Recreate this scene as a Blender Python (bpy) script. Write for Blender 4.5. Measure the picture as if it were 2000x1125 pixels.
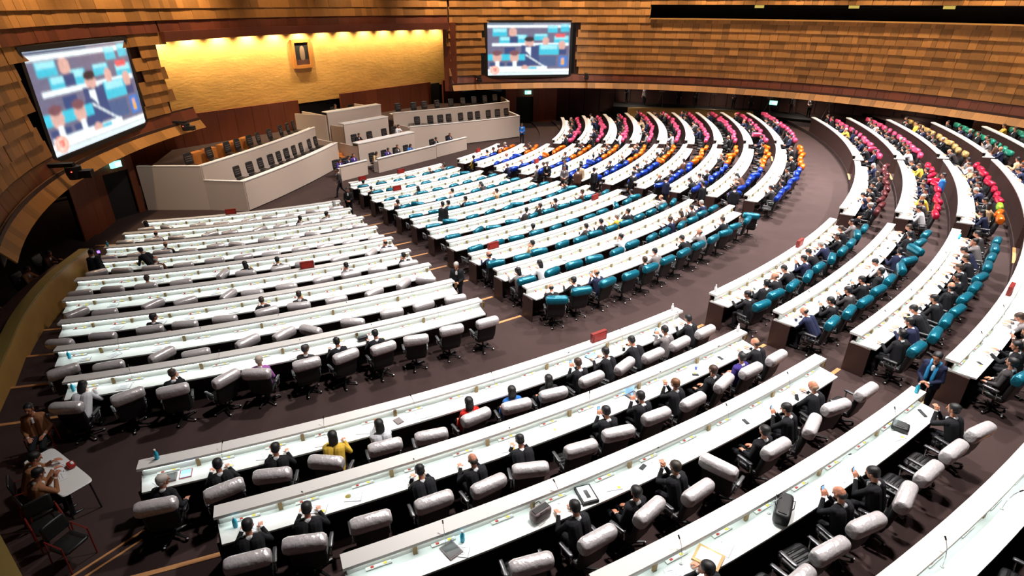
import bpy, math, random
import numpy as np
from mathutils import Vector, Matrix
random.seed(7); rng = np.random.default_rng(7)
for o in list(bpy.data.objects): bpy.data.objects.remove(o)
SC = bpy.context.scene
COL = SC.collection
R = math.radians
# ------------------------------------------------------------------ camera
# plan frame: X runs along the hall's axis away from the rostrum, Y across the hall, Z up; z = 0 is the floor before the rostrum
cam = bpy.data.objects.new('camera', bpy.data.cameras.new('camera')); COL.objects.link(cam); SC.camera = cam
cam.data.sensor_width = 36; cam.data.lens = 1138.9 / 2000 * 36; cam.data.shift_x = .005; cam.data.clip_end = 300
_ax, _p, _r = R(-38.7), R(26.02), R(-.12)
_f = Vector((math.sin(_ax), math.cos(_ax), 0)); _rt = Vector((math.cos(_ax), -math.sin(_ax), 0))
_f = (_f * math.cos(_p) + Vector((0, 0, -math.sin(_p)))).normalized(); _up = _rt.cross(_f)
_rt = (_rt * math.cos(_r) - _up * math.sin(_r)).normalized(); _up = _rt.cross(_f)
CAM = Vector((51.395, -27.26, 10.62))
cam.matrix_world = Matrix(((_rt.x, _up.x, -_f.x, CAM.x), (_rt.y, _up.y, -_f.y, CAM.y), (_rt.z, _up.z, -_f.z, CAM.z), (0, 0, 0, 1)))
# ------------------------------------------------------------------ world, exposure
w = bpy.data.worlds.new('hall_air'); SC.world = w; w.use_nodes = True
w.node_tree.nodes['Background'].inputs[0].default_value = (.9, .75, .7, 1); w.node_tree.nodes['Background'].inputs[1].default_value = .012
vs = SC.view_settings; vs.view_transform = 'Standard'; vs.look = 'None'; vs.gamma = 1; vs.use_curve_mapping = False; vs.exposure = 0.0
SC.cycles.use_denoising = True; SC.cycles.max_bounces = 5; SC.cycles.diffuse_bounces = 3; SC.cycles.glossy_bounces = 2
SC.cycles.transparent_max_bounces = 4; SC.cycles.sample_clamp_indirect = 4; SC.cycles.caustics_reflective = False; SC.cycles.caustics_refractive = False
# ------------------------------------------------------------------ ceiling lamps
CEIL = 15.0
def lamp(name, kind, loc, power, col, **k):
    d = bpy.data.lights.new(name, kind); d.energy = power; d.color = col
    tgt = k.pop('target', None)
    for a, b in k.items(): setattr(d, a, b)
    o = bpy.data.objects.new(name, d); COL.objects.link(o); o.location = loc
    if tgt is not None: o.rotation_euler = (Vector(tgt) - Vector(loc)).to_track_quat('-Z', 'Y').to_euler()
    return o
LAMPS = [(24, 0, .65), (29, -8, .36), (29, 8, .85), (34, -12, .36), (34, 0, .85), (34, 11, 1.3), (40, -6, .65), (41, 5, 1.25), (40, 15, 1.45),
         (47, -8, .62), (48, 4, 1.25), (46, 15, 1.5), (53, -5, .68), (54, 8, 1.25), (40, -17, .42), (47, -17, .60), (52, -13, .52)]
for x, y, s in LAMPS:
    lamp('ceiling_downlight', 'SPOT', (x, y, CEIL - .3), 11500 * s, (1, .95, .92), spot_size=R(105), spot_blend=.9, shadow_soft_size=.35, target=(x, y, 0))
# wall washers hidden in the ceiling slot along the timber walls and above the gold wall
def ell(ph, off=0.0): return (38.6 + (28 + off) * math.cos(ph), .5 + (26.3 + off) * math.sin(ph))
for deg in (52, 66, 79, 92, 106, 118, 130, 142, 154, 203, 215, 228):
    ph = R(deg); a = ell(ph, -1.7); b = ell(ph, 0)
    lamp('wall_washer', 'SPOT', (a[0], a[1], CEIL - .4), (2900 if deg < 180 else 2500), (1, .72, .44), spot_size=R(95), spot_blend=1, shadow_soft_size=.3, target=(b[0], b[1], 5.0))
for y in (-8, -2, 4, 10):
    lamp('front_washer', 'SPOT', (14.6, y, CEIL - .5), 1000, (1, .68, .36), spot_size=R(70), spot_blend=1, shadow_soft_size=.3, target=(11.2, y, 9.6))
for i in range(13):
    y = -10.2 + i * 2.05
    lamp('gold_wall_spot', 'SPOT', (10.15, y, 8.95), 640 * (1.25 if i < 6 else .9), (1, .78, .47), spot_size=R(120), spot_blend=.8, shadow_soft_size=.06, target=(9.2, y, 5.6))

for x, y, tx, ty, pw in ((27, -9, 17, -8, 1.0), (27, -1, 16, -1, .8), (27, 8, 16, 9, 1.0), (30, -16, 17, -13, .5), (27, 14, 17.6, 21, .5)):  # last spot is added fill to brighten the dark timber flank
    lamp('rostrum_flank_spot', 'SPOT', (x, y, CEIL - .5), 6300 * pw, (1, .88, .77), spot_size=R(48), spot_blend=.9, shadow_soft_size=.3, target=(tx, ty, 1))

# ------------------------------------------------------------------ materials
def lin(c):
    return tuple(((x / 255) / 12.92 if x / 255 <= .04045 else ((x / 255 + .055) / 1.055) ** 2.4) for x in c)
def mat(name, col, rough=.6, metal=0.0, noise=0.0, nscale=4.0, bump=0.0, bscale=20.0, emit=0.0, spec=.5, stretch=None, objcol=False, rnd=None, coat=0.0, coord='Object', ecol=None):
    m = bpy.data.materials.new(name); m.use_nodes = True; nt = m.node_tree; b = nt.nodes['Principled BSDF']
    N = nt.nodes.new; Lk = nt.links.new
    b.inputs['Roughness'].default_value = rough; b.inputs['Metallic'].default_value = metal; b.inputs['Specular IOR Level'].default_value = spec
    b.inputs['Coat Weight'].default_value = coat
    b.inputs['Base Color'].default_value = (*col, 1)
    src = None
    tc = N('ShaderNodeTexCoord'); vec = tc.outputs[coord]
    if stretch:
        mp = N('ShaderNodeMapping'); mp.inputs['Scale'].default_value = stretch; Lk(vec, mp.inputs['Vector']); vec = mp.outputs['Vector']
    if objcol:
        oi = N('ShaderNodeObjectInfo'); src = oi.outputs['Color']
    def mixmul(src, facsock, lo, hi):
        mr = N('ShaderNodeMapRange'); mr.inputs['To Min'].default_value = lo; mr.inputs['To Max'].default_value = hi; Lk(facsock, mr.inputs['Value'])
        mx = N('ShaderNodeVectorMath'); mx.operation = 'SCALE'
        if src is None: mx.inputs[0].default_value = col
        else: Lk(src, mx.inputs[0])
        Lk(mr.outputs['Result'], mx.inputs['Scale']); return mx.outputs['Vector']
    if rnd:
        if rnd[0] == 'object': s = N('ShaderNodeObjectInfo').outputs['Random']
        else: s = N('ShaderNodeNewGeometry').outputs['Random Per Island']
        src = mixmul(src, s, rnd[1], rnd[2])
    if noise:
        n = N('ShaderNodeTexNoise'); n.inputs['Scale'].default_value = nscale; n.inputs['Detail'].default_value = 3; Lk(vec, n.inputs['Vector'])
        src = mixmul(src, n.outputs['Fac'], 1 - noise, 1 + noise)
    if src is not None: Lk(src, b.inputs['Base Color'])
    if bump:
        n2 = N('ShaderNodeTexNoise'); n2.inputs['Scale'].default_value = bscale; n2.inputs['Detail'].default_value = 3; Lk(vec, n2.inputs['Vector'])
        bp = N('ShaderNodeBump'); bp.inputs['Strength'].default_value = bump; bp.inputs['Distance'].default_value = .02; Lk(n2.outputs['Fac'], bp.inputs['Height']); Lk(bp.outputs['Normal'], b.inputs['Normal'])
    if emit:
        b.inputs['Emission Color'].default_value = (*(ecol or col), 1); b.inputs['Emission Strength'].default_value = emit
    return m
M = {}
M['carpet'] = mat('carpet_brown', (.049, .030, .028), .95, noise=.18, nscale=1.2, bump=.25, bscale=60, spec=.2)
M['nosing'] = mat('brass_nosing', (.62, .30, .12), .45, metal=.2)
M['white'] = mat('desk_white', (.80, .80, .78), .38, spec=.4)
M['ledge'] = mat('ledge_white', (.72, .70, .67), .42, spec=.4)
M['riser'] = mat('riser_grey', (.55, .53, .50), .5)
M['led'] = mat('led_strip', (1, 1, 1), .5, emit=14.0, ecol=(.84, 1, .98))
M['wenge'] = mat('wenge_veneer', (.046, .021, .018), .5, noise=.3, nscale=3, stretch=(1, 1, .15))
M['leather'] = mat('black_leather', (.008, .008, .009), .45, bump=.15, bscale=40)
M['arm_pad'] = mat('armrest_pad', (.13, .13, .135), .28, metal=.6)
M['plastic'] = mat('black_plastic', (.012, .012, .012), .4)
M['chrome'] = mat('chrome', (.75, .75, .75), .22, metal=1)
M['glide'] = mat('caster_white', (.8, .8, .8), .3)
FILM = {'silver': (.80, .75, .76), 'teal': (.006, .150, .225), 'blue': (.006, .045, .40), 'orange': (.72, .14, .008), 'pink': (.82, .085, .20), 'red': (.52, .012, .050),
        'gold': (.62, .40, .15), 'green': (.03, .30, .20), 'lime': (.30, .50, .035), 'maroon': (.10, .02, .025)}
for k, c in FILM.items(): M['film_' + k] = mat('film_' + k, c, .25, metal=.4, bump=.8, bscale=11, stretch=(1, 1, 1), spec=.6)
M['wood_obj'] = mat('cladding_board', (.37, .170, .046), .5, noise=.30, nscale=1.6, stretch=(9, 9, .35), rnd=('object', .68, 1.25), coord='Generated')
M['wood_isl'] = mat('cladding_board_mass', (.37, .170, .046), .5, noise=.30, nscale=1.6, stretch=(11, 11, .3), rnd=('island', .68, 1.25))
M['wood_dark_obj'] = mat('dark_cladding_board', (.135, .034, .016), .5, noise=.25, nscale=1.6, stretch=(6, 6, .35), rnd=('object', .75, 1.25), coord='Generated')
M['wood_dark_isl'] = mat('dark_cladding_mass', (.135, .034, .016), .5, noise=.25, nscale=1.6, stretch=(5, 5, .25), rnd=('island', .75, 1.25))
M['wood_red'] = mat('red_timber', (.19, .048, .020), .42, noise=.28, nscale=2.2, stretch=(5, 5, .2), rnd=('object', .85, 1.12))
M['backing'] = mat('wall_backing', (.05, .018, .010), .8)
M['dark_wall'] = mat('dark_wall_veneer', (.10, .048, .040), .6, noise=.25, nscale=1.5, rnd=('object', .85, 1.15))
M['black'] = mat('matt_black', (.006, .006, .007), .7)
M['gold_wall'] = mat('gold_wall_plaster', (.78, .44, .125), .55, metal=.10, noise=.22, nscale=.7, bump=.9, bscale=2.6, stretch=(1, 1, 2.6))
M['rostrum'] = mat('rostrum_cream', (.60, .49, .42), .5)
M['rostrum_top'] = mat('rostrum_top_white', (.84, .82, .8), .4)
M['orange_wood_and_light'] = mat('orange_timber_and_light', (.50, .17, .035), .45, noise=.2, nscale=2)  # timber colour of the cabinets; on the stairs it paints orange light
M['rail'] = mat('gold_rail', (.56, .30, .085), .42, noise=.15, nscale=2, metal=.15)
M['rail_top'] = mat('rail_top_olive', (.30, .21, .06), .5, noise=.15, nscale=3)
M['ceiling'] = mat('ceiling_dark', (.10, .06, .045), .8)
M['frame_gold'] = mat('frame_wood', (.55, .22, .05), .4)
M['cloth'] = mat('suit_cloth', (1, 1, 1), .85, objcol=True, spec=.2)
M['hair'] = mat('hair', (1, 1, 1), .55, objcol=True)
M['skin'] = mat('skin', lin((196, 132, 104)), .5)
M['skin_dark'] = mat('lips_brows', lin((70, 36, 30)), .6)
M['shirt'] = mat('shirt_white', (.75, .76, .78), .8)
M['trouser'] = mat('trousers_black', (.014, .014, .017), .85, spec=.2)
M['shoe'] = mat('shoe_black', (.012, .012, .012), .35)
M['paper'] = mat('paper', (.82, .83, .84), .7)
M['ink'] = mat('ink_grey', (.30, .32, .36), .7)
M['yellow'] = mat('yellow_card', (.85, .62, .12), .6)
M['red_sign'] = mat('red_sign', (.20, .012, .008), .5)
M['phone_screen'] = mat('phone_glow', (.1, .3, .6), .2, emit=.9, ecol=(.35, .6, .9))
M['bottle'] = mat('water_bottle_blue', (.02, .42, .62), .15, spec=.6)
M['bottle_cap'] = mat('bottle_cap_white', (.85, .87, .9), .4)
M['bronze'] = mat('bronze_post', (.23, .15, .06), .4, metal=.5)
M['btn_red'] = mat('button_red', (.40, .02, .012), .4)
M['btn_yel'] = mat('button_yellow', (.85, .6, .05), .4)
M['exit'] = mat('exit_sign_lit', (.1, .8, .6), .5, emit=1.6, ecol=(.35, 1, .75))
M['exit_w'] = mat('exit_sign_white', (1, 1, 1), .5, emit=2.2, ecol=(.85, 1, .95))
M['dim_lamp'] = mat('dim_yellow_lamp', (.6, .5, .1), .5, emit=.5, ecol=(.8, .65, .15))
M['blue_led'] = mat('blue_led', (.1, .05, 1), .5, emit=4, ecol=(.2, .1, 1))
M['red_led'] = mat('red_led', (1, .05, .02), .5, emit=3, ecol=(1, .08, .05))
M['khaki'] = mat('khaki', (.30, .14, .07), .8)
M['bag_grey'] = mat('bag_grey', (.16, .12, .12), .6)
M['bag_tan'] = mat('bag_tan', (.45, .20, .08), .6)

# ------------------------------------------------------------------ mesh helpers
class MB:
    def __init__(s): s.v = []; s.f = []; s.m = []; s.mats = []
    def mi(s, m):
        m = M[m] if isinstance(m, str) else m
        if m not in s.mats: s.mats.append(m)
        return s.mats.index(m)
    def add(s, vs, fs, m):
        n = len(s.v); k = s.mi(m); s.v.extend([tuple(x) for x in vs]); s.f.extend([tuple(i + n for i in f) for f in fs]); s.m.extend([k] * len(fs)); return s
    def box(s, c, h, m, rz=0.0, ry=0.0):
        cx, cy, cz = c; hx, hy, hz = h; rot = Matrix.Rotation(rz, 3, 'Z') @ Matrix.Rotation(ry, 3, 'Y'); vs = []
        for x in (-1, 1):
            for y in (-1, 1):
                for z in (-1, 1):
                    p = rot @ Vector((x * hx, y * hy, z * hz)); vs.append((p.x + cx, p.y + cy, p.z + cz))
        return s.add(vs, [(0, 1, 3, 2), (4, 6, 7, 5), (0, 4, 5, 1), (2, 3, 7, 6), (0, 2, 6, 4), (1, 5, 7, 3)], m)
    def tube(s, pts, rad, m, n=6, cap=True):
        pts = [Vector(p) for p in pts]; rr = rad if isinstance(rad, (list, tuple)) else [rad] * len(pts); vs = []; fs = []
        for i, p in enumerate(pts):
            t = (pts[min(i + 1, len(pts) - 1)] - pts[max(i - 1, 0)]).normalized(); a = t.orthogonal().normalized(); b = t.cross(a)
            if i and vs:  # keep the ring aligned with the ring before
                a = (a0 - t * a0.dot(t)).normalized(); b = t.cross(a)
            a0 = a
            for j in range(n):
                q = 2 * math.pi * j / n; d = a * math.cos(q) + b * math.sin(q); vs.append(p + d * rr[i])
        for i in range(len(pts) - 1):
            for j in range(n): fs.append((i * n + j, i * n + (j + 1) % n, (i + 1) * n + (j + 1) % n, (i + 1) * n + j))
        if cap: fs.append(tuple(range(n - 1, -1, -1))); fs.append(tuple((len(pts) - 1) * n + j for j in range(n)))
        return s.add(vs, fs, m)
    def sell(s, c, r, m, e1=.35, e2=.35, nu=12, nv=8, ry=0.0, warp=None):
        """a rounded box: a superellipsoid"""
        sp = lambda x, e: math.copysign(abs(x) ** e, x); vs = []; fs = []; rot = Matrix.Rotation(ry, 3, 'Y')
        for i in range(nv + 1):
            la = -math.pi / 2 + math.pi * i / nv
            for j in range(nu):
                lo = 2 * math.pi * (j + .5) / nu
                p = Vector((r[0] * sp(math.cos(la), e1) * sp(math.cos(lo), e2), r[1] * sp(math.cos(la), e1) * sp(math.sin(lo), e2), r[2] * sp(math.sin(la), e1)))
                if warp: p = warp(p)
                p = rot @ p; vs.append((p.x + c[0], p.y + c[1], p.z + c[2]))
        for i in range(nv):
            for j in range(nu): fs.append((i * nu + j, i * nu + (j + 1) % nu, (i + 1) * nu + (j + 1) % nu, (i + 1) * nu + j))
        return s.add(vs, fs, m)
    def lathe(s, prof, m, c=(0, 0, 0), n=10):
        vs = []; fs = []
        for r, z in prof:
            for j in range(n): q = 2 * math.pi * j / n; vs.append((c[0] + r * math.cos(q), c[1] + r * math.sin(q), c[2] + z))
        for i in range(len(prof) - 1):
            for j in range(n): fs.append((i * n + j, i * n + (j + 1) % n, (i + 1) * n + (j + 1) % n, (i + 1) * n + j))
        fs.append(tuple(range(n - 1, -1, -1))); fs.append(tuple((len(prof) - 1) * n + j for j in range(n)))
        return s.add(vs, fs, m)
    def arc(s, r0, r1, z0, z1, t0, t1, m, cut0=0.0, cut1=0.0):
        """a slab swept along a circle about the hall's centre (angles in degrees); cut = chamfer of the outer corners"""
        n = max(2, int(abs(t1 - t0) * r0 / 57.3 / .7)); vs = []; fs = []
        for i in range(n + 1):
            f = i / n
            for (rr, dz) in ((r0, z0), (r1, z0), (r1, z1), (r0, z1)):
                a0, a1 = t0, t1
                if rr == r1: a0 += math.degrees(cut0 / r1); a1 -= math.degrees(cut1 / r1)
                t = R(a0 + (a1 - a0) * f); vs.append((rr * math.cos(t), rr * math.sin(t), dz))
        for i in range(n):
            a = i * 4
            for j in range(4): fs.append((a + j, a + 4 + j, a + 4 + (j + 1) % 4, a + (j + 1) % 4))
        fs.append((0, 1, 2, 3)); fs.append((n * 4 + 3, n * 4 + 2, n * 4 + 1, n * 4))
        return s.add(vs, fs, m)
    def poly(s, pts, z0, z1, m):
        """an upright prism over a plan outline"""
        n = len(pts); vs = [(x, y, z0) for x, y in pts] + [(x, y, z1) for x, y in pts]
        fs = [tuple(range(n - 1, -1, -1)), tuple(range(n, 2 * n))] + [(i, (i + 1) % n, n + (i + 1) % n, n + i) for i in range(n)]
        return s.add(vs, fs, m)
    def strip(s, pts, th, z0, z1, m):
        """an upright wall of thickness th along a plan polyline"""
        P = [Vector((x, y)) for x, y in pts]; L = []; Rr = []
        for i, p in enumerate(P):
            t = (P[min(i + 1, len(P) - 1)] - P[max(i - 1, 0)]).normalized(); nn = Vector((-t.y, t.x)) * th / 2; L.append(p + nn); Rr.append(p - nn)
        vs = []; fs = []
        for a, b in zip(L, Rr): vs += [(a.x, a.y, z0), (b.x, b.y, z0), (b.x, b.y, z1), (a.x, a.y, z1)]
        for i in range(len(P) - 1):
            a = i * 4
            for j in range(4): fs.append((a + j, a + 4 + j, a + 4 + (j + 1) % 4, a + (j + 1) % 4))
        n = len(P) - 1; fs.append((0, 1, 2, 3)); fs.append((n * 4 + 3, n * 4 + 2, n * 4 + 1, n * 4))
        return s.add(vs, fs, m)
    def mesh(s, name, smooth=False):
        me = bpy.data.meshes.new(name); me.from_pydata(s.v, [], s.f)
        for m in s.mats: me.materials.append(m)
        me.polygons.foreach_set('material_index', s.m)
        if smooth: me.polygons.foreach_set('use_smooth', [True] * len(s.f))
        me.update(); return me
    def build(s, name, parent=None, smooth=False, **k): return link(name, s.mesh(name, smooth), parent, **k)
def link(name, data, parent=None, loc=None, rz=None, **k):
    o = bpy.data.objects.new(name, data); COL.objects.link(o)
    if parent is not None: o.parent = parent
    if loc is not None: o.location = loc
    if rz is not None: o.rotation_euler = (0, 0, rz)
    tag(o, **k); return o
def tag(o, label=None, cat=None, group=None, kind=None):
    if label: o['label'] = label
    if cat: o['category'] = cat
    if group: o['group'] = group
    if kind: o['kind'] = kind
    return o
def empty(name, loc=(0, 0, 0), rz=0, **k):
    o = link(name, None, None, loc, rz, **k); o.empty_display_size = .1; return o
def pol(r, t, z=0.0): return (r * math.cos(R(t)), r * math.sin(R(t)), z)
def px_size(p):
    d = (Vector(p) - CAM); z = d.dot(_f); return 1139 / z if z > .5 else 0
def in_view(p, m=60):
    d = Vector(p) - CAM; z = d.dot(_f)
    if z < .5: return False
    x = 990 + 1139 * d.dot(_rt) / z; y = 562 - 1139 * d.dot(_up) / z
    return -m < x < 2000 + m and -m < y < 1125 + m
ORD = ['zeroth', 'first', 'second', 'third', 'fourth', 'fifth', 'sixth', 'seventh', 'eighth', 'ninth', 'tenth', 'eleventh', 'twelfth', 'thirteenth', 'fourteenth', 'fifteenth', 'sixteenth', 'seventeenth', 'eighteenth']

# ------------------------------------------------------------------ tiers and blocks
def row_r(k): return 24.046 + 1.925 * (k - 1) if k <= 11 else 47.434 + 2.043 * (k - 12)
def row_z(k): return .126 * (k - 1) if k <= 11 else 1.50 + .249 * (k - 12)
LST = {3: -39.1, 4: -39.4, 5: -39.4, 6: -39.1, 7: -38.55, 8: -37.9, 9: -36.95, 10: -36.05, 11: -34.85}
NST = {12: -31.7, 13: -29.9, 14: -27.8, 15: -24.4, 16: -21.2}
BLK = {'L': 'inner silver-chair block', 'M': 'inner teal-chair block', 'R': 'blue and orange-chair block', 'Q': 'inner pink-chair block',
       'N': 'outer silver-chair block', 'O': 'outer teal-chair block', 'P': 'outer red-chair block', 'S': 'outer pink-chair block'}
SEG = []   # block, row in the hall, row in the block, start angle, end angle
for k in range(3, 12): SEG.append(('L', k, k - 2, LST[k], -20.5))
for k in range(1, 12):
    r = row_r(k); SEG.append(('M', k, k, -20.5 + math.degrees(1.63 / r), -1.2 if k > 1 else -.5))
    SEG.append(('R', k, k, {1: 3.4, 2: 2.4}.get(k, 1.45), 20.5 - math.degrees(1.63 / r)))
for k in range(3, 12): SEG.append(('Q', k, k - 2, 20.3, -LST[k] + (1.2 if k < 8 else .2)))
for k in range(12, 17): SEG.append(('N', k, k - 11, NST[k], -15.1))
for k in range(12, 16): SEG.append(('O', k, k - 11, -13.15, -.95))
for k in range(12, 16): SEG.append(('P', k, k - 11, 1.2, 13.2))
for k in range(12, 17): SEG.append(('S', k, k - 11, 15.1, {12: 31.2, 13: 29.6, 14: 27.5, 15: 25.2, 16: 22.8}[k]))

# ------------------------------------------------------------------ floor
def build_floor():
    b = MB(); n = 60; t0, t1 = -56, 62
    edges = [0.5, 24.046] + [row_r(k) for k in range(2, 18)] + [66]
    zs = [0, 0] + [row_z(k) for k in range(2, 18)]
    def ring(r0, r1, z, za):
        vs = []; fs = []
        for i in range(n + 1):
            t = R(t0 + (t1 - t0) * i / n); c, s_ = math.cos(t), math.sin(t)
            vs += [(r0 * c, r0 * s_, za), (r0 * c, r0 * s_, z), (r1 * c, r1 * s_, z)]
        for i in range(n):
            a = i * 3; fs += [(a, a + 3, a + 4, a + 1), (a + 1, a + 4, a + 5, a + 2)]
        b.add(vs, fs, 'carpet')
    for i in range(len(edges) - 1):
        ring(edges[i], edges[i + 1], zs[i], zs[i - 1] if i else -.2)
    vs = [(x, y, -.01) for x, y in ((-4, -34), (26, -34), (26, 36), (-4, 36))]; b.add(vs, [(0, 1, 2, 3)], 'carpet')
    fl = b.build('floor', kind='structure')
    def nose(k, ta, tb, w=.07):
        r = row_r(k); MB().arc(r - .03, r + w, row_z(k) - .015, row_z(k) + .012, ta, tb, 'nosing').build('step_nosing', fl)
    for k in range(2, 17):
        r = row_r(k)
        if 3 <= k <= 11:
            nose(k, -20.5 + .03, -20.5 + math.degrees(1.60 / r)); nose(k, 20.5 - math.degrees(1.60 / r), 20.27)
            nose(k, max(LST[k] - math.degrees(2.6 / r), -44), LST[k] - .05)
        if k >= 12:
            nose(k, -15.05, -13.2); nose(k, 13.25, 15.05); nose(k, -.9, 1.15)
            if k == 13: nose(k, NST[k] - math.degrees(2.6 / r), NST[k] - .05)
            if k == 12:
                for d in (0, .24): MB().strip([pol(48.15 + d, -31.75)[:2], pol(49.05 + d, -33.2)[:2]], .05, row_z(k) - .01, row_z(k) + .012, 'nosing').build('step_nosing', fl)
        else: nose(k, -1.15, 1.4)
    return fl
build_floor()
c = MB(); c.poly([(-6 + 0, -36), (74, -36), (74, 38), (-6, 38)], CEIL, CEIL + .2, 'ceiling'); ceil = c.build('ceiling', kind='structure')
for x, y, s in LAMPS: MB().lathe([(.30, -.10), (.36, -.1), (.36, 0), (.30, 0)], 'black', (x, y, CEIL)).build('downlight_ring', ceil)

# ------------------------------------------------------------------ timber walls
unit = {}
def unit_box(m):
    if m not in unit:
        b = MB(); b.box((0, 0, 0), (.5, .5, .5), m); unit[m] = b.mesh('board')
    return unit[m]
ROWS = [3.62, 4.23, 4.85, 5.46, 6.07, 6.68, 7.29, 7.90, 8.51, 9.12, 9.73, 10.34, 10.95, 11.56, 12.17]
def x_slot(ph):
    x, y = ell(R(ph)); return x > 26.1 and y > 0
def clad(name, ph0, ph1, skip, cap=300):
    """courses of overlapping boards on the oval wall, each board leaning out at its foot"""
    root = MB(); pts = [ell(R(ph0 + (ph1 - ph0) * i / 40), .22) for i in range(41)]
    # backing shell in pieces so that openings stay open
    cand = []
    for j, h in enumerate(ROWS):
        ph = ph0
        while ph < ph1:
            wd = random.choice((.3, .4, .5, .6, .75, .9, 1.1)); dph = math.degrees(wd / 27.2); mid = ph + dph / 2
            if mid > ph1: break
            if not skip(j, mid):
                x, y = ell(R(mid)); cand.append((j, mid, wd, (x, y, h + .3)))
            ph += dph
    root.strip(pts, .05, 12.7, 12.75, 'backing'); W = root.build(name, kind='structure')
    bk = MB()
    for j, h in enumerate(ROWS):
        ph = ph0; run = None
        st = 1.2
        while ph < ph1:
            e = min(ph + st, ph1)
            if not skip(j, (ph + e) / 2):
                off = .22 if j > 1 else (.05 if j == 1 else -.25)
                zb, zt = h - .02, h + .63
                if x_slot((ph + e) / 2) and h == 9.12: zt = 9.40
                if x_slot((ph + e) / 2) and h == 10.34: zb = 10.56
                bk.strip([ell(R(ph), off), ell(R(e), off)], .04, zb, zt, 'backing')
            ph = e
    bk.build('backing_shell', W, kind='stuff')
    seen = [c_ for c_ in cand if in_view(c_[3], 20)]
    seen.sort(key=lambda c_: -px_size(c_[3]) * c_[2]); keep = set(id(c_) for c_ in seen[:cap])
    mass = MB()
    for c_ in cand:
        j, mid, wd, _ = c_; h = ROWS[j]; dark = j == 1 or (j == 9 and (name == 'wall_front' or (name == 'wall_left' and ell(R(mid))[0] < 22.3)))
        if j == 0: off, lean, hh = -.36, .62, .72
        elif j == 1: off, lean, hh = -.02, .30, .66
        else: off, lean, hh = .03 + random.uniform(-.012, .012), .15, .65
        if x_slot(mid) and ROWS[j] == 9.12: h, hh = 8.97, .36
        if x_slot(mid) and ROWS[j] == 10.34: h, hh = 10.46, .46
        x, y = ell(R(mid), off); nx, ny = math.cos(R(mid)) * 26.3, math.sin(R(mid)) * 28; rz = math.atan2(ny, nx)
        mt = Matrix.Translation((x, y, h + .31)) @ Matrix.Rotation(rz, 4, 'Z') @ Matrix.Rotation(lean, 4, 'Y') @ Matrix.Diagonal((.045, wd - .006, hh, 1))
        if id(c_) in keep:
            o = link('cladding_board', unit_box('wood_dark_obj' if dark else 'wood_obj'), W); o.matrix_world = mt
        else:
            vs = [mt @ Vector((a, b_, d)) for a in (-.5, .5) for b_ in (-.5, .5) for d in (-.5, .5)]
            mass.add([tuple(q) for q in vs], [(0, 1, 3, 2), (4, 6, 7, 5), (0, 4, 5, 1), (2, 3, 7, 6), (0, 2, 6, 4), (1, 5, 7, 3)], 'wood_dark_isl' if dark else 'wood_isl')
    if mass.v: mass.build('cladding_boards_beyond', W, kind='stuff')
    return W
def phi_of(x, y): return math.degrees(math.atan2((y - .5) / 26.3, (x - 38.6) / 28)) % 360
PR = phi_of(13.45, 12.0); PL = phi_of(13.7, -11.6)     # the jambs of the gold recess
def skip_r(j, ph):
    x, y = ell(R(ph)); sr = 15.0 < x < 20.9 and y > 0
    if x > 26.1 and 9.6 <= ROWS[j] < 10.3: return True
    if sr and 2 <= j <= 8: return True
    return False
def skip_l(j, ph):
    x, y = ell(R(ph))
    if ph < PL + [0, 0, .8, 0, .6, .2, .9, .4, .1, 0, 0, 0, 0, 0, 0][j] - (2.5 if j < 2 else 0): return True
    return 15.0 < x < 21.6 and 2 <= j <= 7
clad('wall_right', 36, PR, skip_r)
clad('wall_left', PL - 3, 252, skip_l)
clad('wall_front', PR, PL, lambda j, ph: ROWS[j] < 9.0)
# dark frieze above the gold recess, jambs
fr = MB(); fr.strip([ell(R(PR + (PL - PR) * i / 16), -.05) for i in range(17)], .5, 8.62, 9.15, 'wood_dark_isl'); fr.build('trim_1', kind='structure')
for i, (x, y) in enumerate(((13.45, 12.35), )):
    b = MB(); b.box((x - .15, y, 6.35), (.55, .28, 2.8), 'wood_red', rz=.5); b.build('trim_2', kind='structure')
# gallery opening on the far side: dark box behind the boards, pale ledge in front
g = MB()
gp = [ell(R(36 + (phi_of(26.2, 24.1) - 36) * i / 24), 2.5) for i in range(25)]; gq = [ell(R(36 + (phi_of(26.2, 24.1) - 36) * i / 24), .1) for i in range(25)]
g.strip(gp, .1, 9.2, 10.9, 'black')
for zz in (9.42, 10.56):
    for i in range(24): g.add([(*gp[i], zz), (*gp[i + 1], zz), (*gq[i + 1], zz), (*gq[i], zz)], [(0, 1, 2, 3)], 'black')
g.build('wall_gallery', kind='structure')
MB().strip([ell(R(36 + (phi_of(26.2, 24.1) - 36) * i / 24), -.1) for i in range(25)], .22, 9.40, 9.50, 'rail').build('trim_3', kind='structure')
for ph, wh in ((98.5, 'above the pink-chair rows'), (84.5, 'above the gold-wrapped chairs'), (72, 'above the green-wrapped chairs')):
    b = MB(); x, y = ell(R(ph), .25); b.box((x, y, 10.42), (.06, .35, .10), 'dim_lamp', rz=R(ph)); b.build('gallery_lamp', label='small dim yellow lamp in the gallery opening ' + wh, cat='lamp', group='gallery lamps')

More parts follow.
